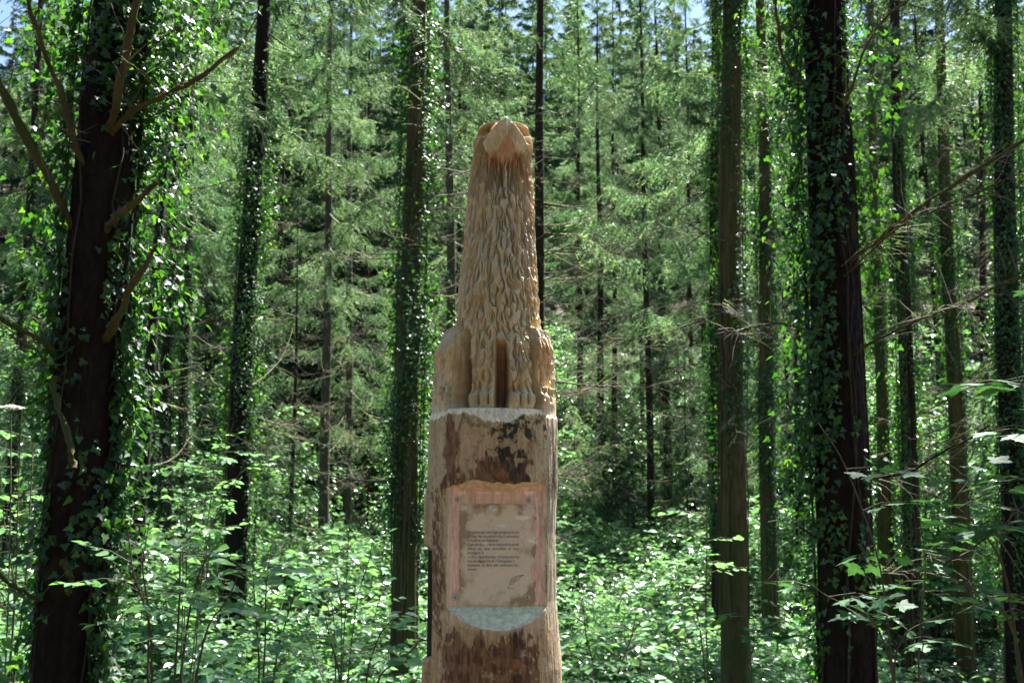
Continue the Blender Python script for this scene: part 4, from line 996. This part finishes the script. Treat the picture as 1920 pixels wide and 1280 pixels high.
# ------------------------------------------------------------------ leafy understorey trees at the far side of the clearing
def make_bush(seed, H, W, n, leaf=(.08, .13)):
    """an airy broadleaf crown of flat leaf sprays on thin stems, standing on the ground"""
    q = np.random.default_rng(seed); st = Acc(); P, Yd, Zh = [], [], []
    for k in range(7):
        az = q.uniform(0, 6.28); t = np.linspace(0, 1, 8); d = np.array([math.cos(az), math.sin(az), 0]); L = H * q.uniform(.65, 1)
        C = d * (W * q.uniform(.2, .8) * t ** 1.5)[:, None] + np.array([0, 0, 1]) * (L * t)[:, None] + np.cumsum(q.normal(0, .03, (8, 3)), 0)
        st.add(*tube(C, np.linspace(.03, .006, 8) * H / 5, 5))
        for b in range(n // 7 // 14):
            f = q.uniform(.18, 1); o = np.array([np.interp(f, t, C[:, c]) for c in range(3)]); a2 = q.uniform(0, 6.28); l = q.uniform(.5, 1.3) * W * .45 * (1.25 - .7 * f)
            e = np.array([math.cos(a2), math.sin(a2), q.normal(.05, .25)]); st.add(*tube([o, o + e * l * .5, o + e * l + np.array([0, 0, -.1 * l])], [.008, .005, .002], 3))
            m = 14; ff = q.uniform(.25, 1.05, m); n_ = np.array([-e[1], e[0], 0]); sd_ = q.choice([-1, 1], m)
            P.append(o + e * (l * ff)[:, None] + n_ * (sd_ * q.uniform(0, .22, m))[:, None] + q.normal(0, .04, (m, 3))); Yd.append(e * .5 + n_ * sd_[:, None] * .7 + np.array([0, 0, -.25]) + q.normal(0, .25, (m, 3))); Zh.append(np.array([0, 0, 1]) + q.normal(0, .4, (m, 3)))
    P, Yd, Zh = (np.concatenate(v) for v in (P, Yd, Zh)); X, Yd, Z = frame(Yd, Zh)
    V, F, idx = scatter(LEAF_V * np.array([1.2, 1, 1]), LEAF_F, P, X, Yd, Z, q.uniform(*leaf, len(P))); rn = q.random(len(P)) * .4
    Wd = np.concatenate(st.V); WF = np.concatenate(st.F4)
    return mesh('bush', np.vstack([V, Wd]), [F, WF + len(V)], [M['under'], M['stem']], False, {'rnd': np.concatenate([rn[idx], np.zeros(len(Wd))])}, fmat=np.concatenate([np.zeros(len(F)), np.ones(len(WF))]))
BUSH = [make_bush(600 + k, 4.5, 2.2, 3400) for k in range(3)]
n = 190; Y = q.uniform(23, 62, n); Xp = (q.random(n) * 2 - 1) * (Y * .58 + 2); ok = (N4.fbm(Xp / 7, Y / 7, 2) > .45) & ~((np.abs(Xp / Y - .07) < .09) & (Y < 46)) & ~((np.abs(Xp / Y + .18) < .05) & (Y < 36))
Xp, Y = Xp[ok], Y[ok]; n = len(Xp); s = q.uniform(.5, 1.8, n)
mass('understorey', 'airy young broadleaf trees massed under the far spruces', 'undergrowth', np.stack([Xp, Y, gz(Xp, Y) - .05], -1), np.stack([0 * s, 0 * s, q.uniform(0, 6.28, n)], -1), np.stack([s, s, s], -1), q.integers(0, 3, n), lib('understorey_bush', BUSH))

# ------------------------------------------------------------------ single plants near the post
LM = {k: [mesh('leaf', v, f, [M[m]], False, {'rnd': np.full(len(v), x)}) for x in (0.0, .12, .24, .36)] for k, v, f, m in
      (('maple', MAPLE_V, MAPLE_F, 'maple'), ('oval', LEAF_V * np.array([1.35, 1, 1]), LEAF_F, 'under'), ('narrow', LEAF_V, LEAF_F, 'under'))}
for v in LM.values():
    for me in v: me.polygons.foreach_set('use_smooth', np.full(len(me.polygons), False))
def shrub(name, label, cat, base, stems, seed, leaf, size, spray=(3, 6), per=6, slen=(.25, .45), group=None, r=.008, z_hint=.3, solo=True, fmin=.3):
    """a shrub whose stems run through picture points (px, row, distance); leaves on side shoots"""
    q = np.random.default_rng(seed)
    b = Vector((base[0], base[1], float(gz(base[0], base[1]))))
    root = ob(name, None, loc=b, label=label, cat=cat, group=group)
    for pts in stems:
        K = np.array([(0.0, 0.0, -.03)] + [tuple(at(*p) - b) for p in pts]) + np.array([q.normal(0, .04), q.normal(0, .04), 0]) * 1
        t = np.linspace(0, 1, len(K)); tt = np.linspace(0, 1, 18); C = np.stack([np.interp(tt, t, K[:, c]) for c in range(3)], -1)
        for _ in range(2): C[1:-1] = (C[:-2] + 2 * C[1:-1] + C[2:]) / 4
        acc = Acc(); acc.add(*tube(C, np.linspace(r, r * .3, 18), 6)); LP, LY, LZ, LS = [], [], [], []
        for k in range(q.integers(*spray)):
            f = fmin + (1 - fmin) * (k + q.uniform(.1, .9)) / spray[1]; f = min(f, 1)
            o = np.array([np.interp(f, tt, C[:, c]) for c in range(3)]); a2 = q.uniform(0, 6.28); l = q.uniform(*slen)
            e = np.array([math.cos(a2), math.sin(a2), q.normal(.1, .2)]); n_ = np.array([-e[1], e[0], 0])
            acc.add(*tube([o, o + e * l * .5 + np.array([0, 0, .02]), o + e * l], np.array([.45, .3, .15]) * r, 4))
            m = per + q.integers(-1, 2)
            for j in range(m):
                g = .3 + .7 * j / max(1, m - 1); sd_ = 1 if j % 2 else -1
                c0 = o + e * l * g; Yl = e * (.55 if j < m - 1 else 1.2) + n_ * sd_ * (.85 if j < m - 1 else 0) + np.array([0, 0, -.12]) + q.normal(0, .15, 3)
                c1 = c0 + unit(Yl) * (.05 if leaf == 'maple' else .012)
                if leaf == 'maple': acc.add(*tube([c0, c1], [.0016, .001], 3))
                LP.append(c1); LY.append(Yl); LZ.append(np.array([0, 0, 1.0]) + q.normal(0, z_hint, 3)); LS.append(q.uniform(*size))
        s_ = ob('stem', acc.build('stem', M['stem']), root)
        if not LP: continue
        LP, LS = np.array(LP), np.array(LS); X, Yv, Z = frame(np.array(LY), np.array(LZ))
        if solo:
            for k in range(len(LP)):
                ob('leaf', LM[leaf][q.integers(4)], s_, loc=LP[k], rot=Matrix((X[k], Yv[k], Z[k])).transposed().to_euler(), scale=float(LS[k]))
        else:
            V0, F0 = (LEAF_V * np.array([1.25, 1, 1]), LEAF_F) if leaf != 'maple' else (MAPLE_V, MAPLE_F)
            V, F, idx = scatter(V0, F0, LP, X, Yv, Z, LS); rn = q.random(len(LP)) * .4
            ob('leaves', mesh('leaves', V, F, [M['maple' if leaf == 'maple' else 'under']], False, {'rnd': rn[idx]}), s_, kind='stuff')
    return root
def xy(px, Y): return (at(px, 953, Y).x, Y)
shrub('hazel_shrub', 'sunlit hazel shrub with pale wide leaves right beside the massive left tree', 'shrub', xy(330, 5.9),
      [[(300, 1180, 5.9), (262, 1080, 5.8), (250, 985, 5.7)], [(330, 1130, 5.9), (330, 1020, 5.8), (352, 965, 5.7)], [(360, 1150, 5.9), (385, 1060, 5.8), (425, 1010, 5.8)], [(300, 1150, 6.0), (285, 1060, 5.9), (300, 975, 5.9)], [(380, 1180, 5.8), (430, 1120, 5.7), (455, 1050, 5.7)]], 801, 'oval', (.065, .105), (4, 7), 7, (.2, .38))
shrub('hazel_shrub', 'tall loose sapling with leaves stepping up beside the third ivy-clad trunk', 'shrub', xy(370, 10),
      [[(360, 1000, 10), (350, 860, 10), (355, 745, 9.9)], [(390, 960, 10), (420, 850, 10), (440, 790, 10)], [(350, 980, 10), (310, 880, 10), (300, 800, 10)], [(400, 1000, 10), (455, 905, 10), (480, 850, 10)]], 802, 'oval', (.065, .105), (9, 13), 8, (.3, .6), solo=False)
shrub('hazel_shrub', 'young broadleaf shrub just left of the nearest ivy-clad trunk', 'shrub', xy(640, 9),
      [[(650, 1150, 9), (655, 1030, 9), (660, 945, 8.9)], [(620, 1150, 9), (590, 1060, 9), (585, 985, 9)], [(670, 1130, 9), (700, 1040, 9), (705, 985, 9)], [(640, 1160, 9), (630, 1080, 9), (615, 1000, 9)]], 803, 'oval', (.065, .1), (7, 10), 7, (.25, .5), solo=False)
shrub('ash_sapling', 'ash sapling with drooping pointed leaves at the bottom, two steps left of the post', 'shrub', xy(500, 6.6),
      [[(480, 1250, 6.6), (470, 1120, 6.5), (465, 1040, 6.5)], [(520, 1230, 6.6), (550, 1130, 6.5), (570, 1080, 6.4)], [(505, 1220, 6.6), (505, 1110, 6.6), (515, 1030, 6.6)]], 804, 'narrow', (.09, .135), (4, 6), 7, (.22, .42))
shrub('bramble_shrub', 'low leafy shrub filling the bottom edge just left of the post', 'shrub', xy(690, 6.4),
      [[(690, 1260, 6.4), (720, 1180, 6.3), (750, 1150, 6.2)], [(660, 1270, 6.4), (640, 1200, 6.3), (630, 1150, 6.3)], [(700, 1270, 6.3), (760, 1230, 6.2), (790, 1200, 6.1)]], 805, 'oval', (.07, .115), (4, 7), 7, (.2, .4))
shrub('hazel_shrub', 'thicket of thin upright stems and bright leaves at the left picture edge', 'shrub', xy(25, 7.2),
      [[(15, 1150, 7.2), (20, 950, 7.2), (28, 760, 7.1)], [(45, 1100, 7.2), (55, 900, 7.2), (60, 740, 7.2)], [(-20, 1000, 7.2), (-30, 850, 7.2), (-20, 700, 7.2)], [(30, 1120, 7.2), (5, 980, 7.2), (-5, 850, 7.2)]], 806, 'oval', (.07, .115), (9, 13), 6, (.25, .5), solo=False)
shrub('maple_sapling', 'maple sapling with broad lobed leaves in layers at the right picture edge', 'shrub', xy(1885, 4.9),
      [[(1900, 1200, 4.9), (1925, 1060, 4.8), (1915, 920, 4.8), (1900, 880, 4.8)], [(1905, 1150, 4.9), (1940, 900, 4.8), (1915, 760, 4.7), (1880, 690, 4.7)], [(1910, 1150, 4.9), (1960, 800, 4.8), (1940, 560, 4.7), (1905, 420, 4.7)], [(1895, 1180, 4.9), (1870, 1040, 4.8), (1800, 960, 4.7), (1740, 925, 4.6)],
       [(1890, 1200, 4.9), (1850, 1120, 4.8), (1780, 1100, 4.7)]], 807, 'maple', (.085, .14), (4, 6), 5, (.15, .4), r=.009, z_hint=.22, fmin=.55)
shrub('maple_sapling', 'shaded maple sapling with lobed leaves hanging before the big dark right trunk', 'shrub', xy(1690, 5.3),
      [[(1690, 1230, 5.3), (1670, 1050, 5.3), (1600, 860, 5.2), (1550, 790, 5.2)], [(1700, 1230, 5.3), (1720, 1060, 5.3), (1700, 930, 5.2)], [(1680, 1240, 5.3), (1640, 1150, 5.2), (1560, 1120, 5.2), (1520, 1090, 5.2)], [(1690, 1240, 5.3), (1720, 1180, 5.2), (1800, 1150, 5.2)]], 808, 'maple', (.075, .115), (3, 5), 5, (.15, .35), r=.007, z_hint=.25, fmin=.5)
shrub('maple_sapling', 'small maple shoot with dark lobed leaves across the foot of the mossy trunk', 'shrub', xy(1400, 6.0),
      [[(1400, 1250, 6.0), (1395, 1180, 5.9), (1385, 1130, 5.9)], [(1405, 1260, 6.0), (1425, 1200, 5.9), (1440, 1160, 5.9)]], 809, 'maple', (.08, .125), (3, 5), 4, (.12, .25), r=.005, fmin=.6)
shrub('hazel_shrub', 'sunlit leafy shrub at the bottom edge just right of the post', 'shrub', xy(1130, 6.8),
      [[(1120, 1260, 6.8), (1100, 1190, 6.7), (1095, 1130, 6.7)], [(1150, 1270, 6.8), (1180, 1200, 6.7), (1190, 1150, 6.7)], [(1110, 1270, 6.8), (1070, 1230, 6.7)]], 810, 'oval', (.06, .10), (5, 8), 7, (.2, .4))
shrub('hazel_shrub', 'slender sapling with a straight thin stem left of the mossy trunk', 'shrub', xy(1320, 8.5),
      [[(1322, 1150, 8.5), (1326, 1000, 8.5), (1322, 900, 8.5)], [(1310, 1160, 8.5), (1270, 1080, 8.5), (1250, 1030, 8.5)]], 811, 'oval', (.06, .10), (9, 12), 7, (.2, .45), solo=False)

# white umbel flower standing in the left thicket
q = np.random.default_rng(90)
B = xy(35, 6.9); b = Vector((*B, float(gz(*B)))); T = at(20, 772, 6.9) - b
um = ob('umbel_plant', None, loc=b, label='tall plant with a flat white umbel flower at the left picture edge', cat='flower')
t = np.linspace(0, 1, 9)[:, None]; V, F = tube(np.array(T)[None] * t + np.array([.05, 0, 0]) * np.sin(t * 3.1), np.linspace(.007, .004, 9), 6)
ob('stem', mesh('stem', V, F, [M['stem']]), um)
acc = Acc(); ray = Acc()
for k in range(34):
    a_, r_ = k * 2.4, .085 * math.sqrt((k + .5) / 34); c = np.array(T) + np.array([math.cos(a_) * r_, math.sin(a_) * r_, .05 - r_ * .25])
    ray.add(*tube([np.array(T), c], [.0012, .0008], 3))
    for j in range(12):
        d = q.normal(0, .007, 3) * np.array([1, 1, .4]); s = .0035
        acc.add(c + d + np.array([[-s, -s, 0], [s, -s, .001], [s, s, 0], [-s, s, .001]]), [[0, 1, 2, 3]])
ob('rays', ray.build('rays', M['stem']), um); ob('blossom', acc.build('blossom', M['petal'], smooth=False), um, kind='stuff')

# pale dead stick leaning out of the brambles
A_, B_ = at(575, 1180, 6.2), at(612, 1290, 6.0); D = (B_ - A_).normalized(); g = float(gz(B_.x, B_.y)); E = B_ + D * max(0, (B_.z - g) / max(.05, -D.z) + .05)
stick = [A_ + (E - A_) * f + Vector(q.normal(0, .006, 3)) for f in np.linspace(0, 1, 12)]
M['dry'] = plain('dry_stick', (.34, .29, .24), .8, var=.3, sc_=40)
V, F = tube(np.array([p - E for p in stick]), np.linspace(.004, .010, 12), 7)
ob('dead_stick', mesh('dead_stick', V, F, [M['dry']]), loc=E, label='pale dead stick poking out of the leaves at the bottom left of the post', cat='stick')

# young conifers with low lit boughs
def young(label, px, row_top, Y, W, seed):
    g = float(gz(*xy(px, Y))); T = at(px, row_top, Y); H = T.z - g
    r_ = ob('young_spruce', None, loc=(*xy(px, Y), g), label=label, cat='tree', group='young spruces')
    V, F = make_trunk(H, .04, seed, 8, 14); ob('trunk', mesh('trunk', V, F, [M['bark']]), r_)
    ob('crown', make_crown(seed, .6, H, W, 46, twigs=40, needles=14, droop=.12, nw=.014), r_)
young('young spruce with flat light boughs beside the third ivy-clad trunk', 480, 640, 21, 2.3, 951)
young('young spruce spreading pale boughs in the clearing left of the mossy trunk', 1290, 590, 33, 2.6, 952)
young('young spruce with light boughs behind the slim grey trunks', 690, 560, 38, 3.0, 953)
young('young spruce with pale boughs against the left of the picture', 415, 560, 30, 2.6, 954)
young('small dark young spruce in the gap right of the wolf', 1110, 700, 40, 2.4, 955)
young('dark young spruce close behind the post on its right', 1078, 760, 37, 2.3, 956)
young('dark young spruce left of the clearing\'s slim brown trunk', 1150, 770, 41, 2.6, 957)
young('low dark young spruce right beside the clearing\'s slim brown trunk', 1188, 800, 38, 2.2, 958)
# hanging live boughs low on some stems
def hang(tree_index, specs):
    root = TREES[tree_index][0]; bpy.context.view_layer.update(); inv = root.matrix_world.inverted()
    for k, (px, row, dY, az, s) in enumerate(specs):
        p = inv @ at(px, row, TREES[tree_index][2] + dY)
        ob('bough', BOUGH[k % 3], root, loc=(0, 0, p.z), rot=(0, .15, az), scale=s)
hang(2, [(612, 60, 0, 3.3, .9), (612, 20, 0, -.3, .9), (612, 110, 0, 3.0, .8), (612, 160, 0, .2, .8), (612, 210, 0, 2.6, .7), (612, 290, 0, .5, .7), (612, 10, 0, -1.6, .9)])
hang(12, [(1340, 180, 0, 3.2, .8), (1340, 230, 0, 3.5, .75), (1340, 300, 0, 2.9, .7), (1340, 120, 0, 3.0, .9)])
hang(9, [(1012, 40, 0, -.2, .9), (1012, 110, 0, .3, .9), (1012, 200, 0, .0, .8), (1012, 60, 0, 3.3, .8)])
hang(10, [(1208, 230, 0, 3.1, .7), (1208, 260, 0, .2, .7), (1208, 200, 0, -1.5, .8)])

# dark boughs closing the canopy at the top of the view
hang(0, [(480, 20, 0, 3.0, .9), (480, 60, 0, .2, .9), (480, -30, 0, .6, 1.0), (480, -60, 0, 2.6, 1.0)])
hang(1, [(775, -20, 0, .1, 1.0), (775, -60, 0, 3.2, 1.0), (775, 20, 0, -.5, .8)])
hang(13, [(1370, -20, 0, .2, 1.0), (1370, -60, 0, 3.0, 1.0), (1370, -90, 0, -.6, 1.1)])
hang(19, [(1885, 20, 0, 3.1, .9), (1885, 80, 0, 3.4, .8), (1885, -30, 0, 2.7, 1.0)])
hang(17, [(1685, 40, 0, 3.2, 1.0), (1685, 90, 0, .1, 1.0), (1685, 0, 0, .5, 1.1), (1685, 150, 0, 2.8, .8)])
hang(18, [(1768, 30, 0, .3, 1.0), (1768, 0, 0, 3.0, 1.1), (1768, 120, 0, -.3, .8)])
hang(8, [(842, 10, 0, .2, .9), (842, 50, 0, 3.2, .9), (842, -40, 0, 2.8, 1.0)])
hang(14, [(1432, 30, 0, .4, 1.0), (1432, -20, 0, 3.0, 1.0), (1432, 90, 0, -.3, .9)])

# mossy dead branches reaching out behind the wolf
def dead(tree_index, n, zr, az, spread, sr, seed):
    q = np.random.default_rng(seed)
    for k in range(n):
        ob('branch', BR[q.integers(len(BR))], TREES[tree_index][0], loc=(0, 0, q.uniform(*zr)), rot=(0, q.normal(-.25, .15), az + q.normal(0, spread)), scale=q.uniform(*sr))
dead(9, 26, (4.0, 10.5), -.1, .5, (1.1, 1.9), 31)
dead(2, 12, (3.5, 11), 0, 2.0, (.9, 1.4), 32)
dead(10, 14, (2.5, 9), 1.5, 2.0, (.9, 1.5), 33)
dead(1, 10, (6, 10), -.2, .6, (.9, 1.3), 34)
dead(0, 10, (5, 10), .2, 1.0, (.9, 1.3), 35)
dead(17, 12, (3.5, 9), -.3, 1.2, (.9, 1.5), 36)
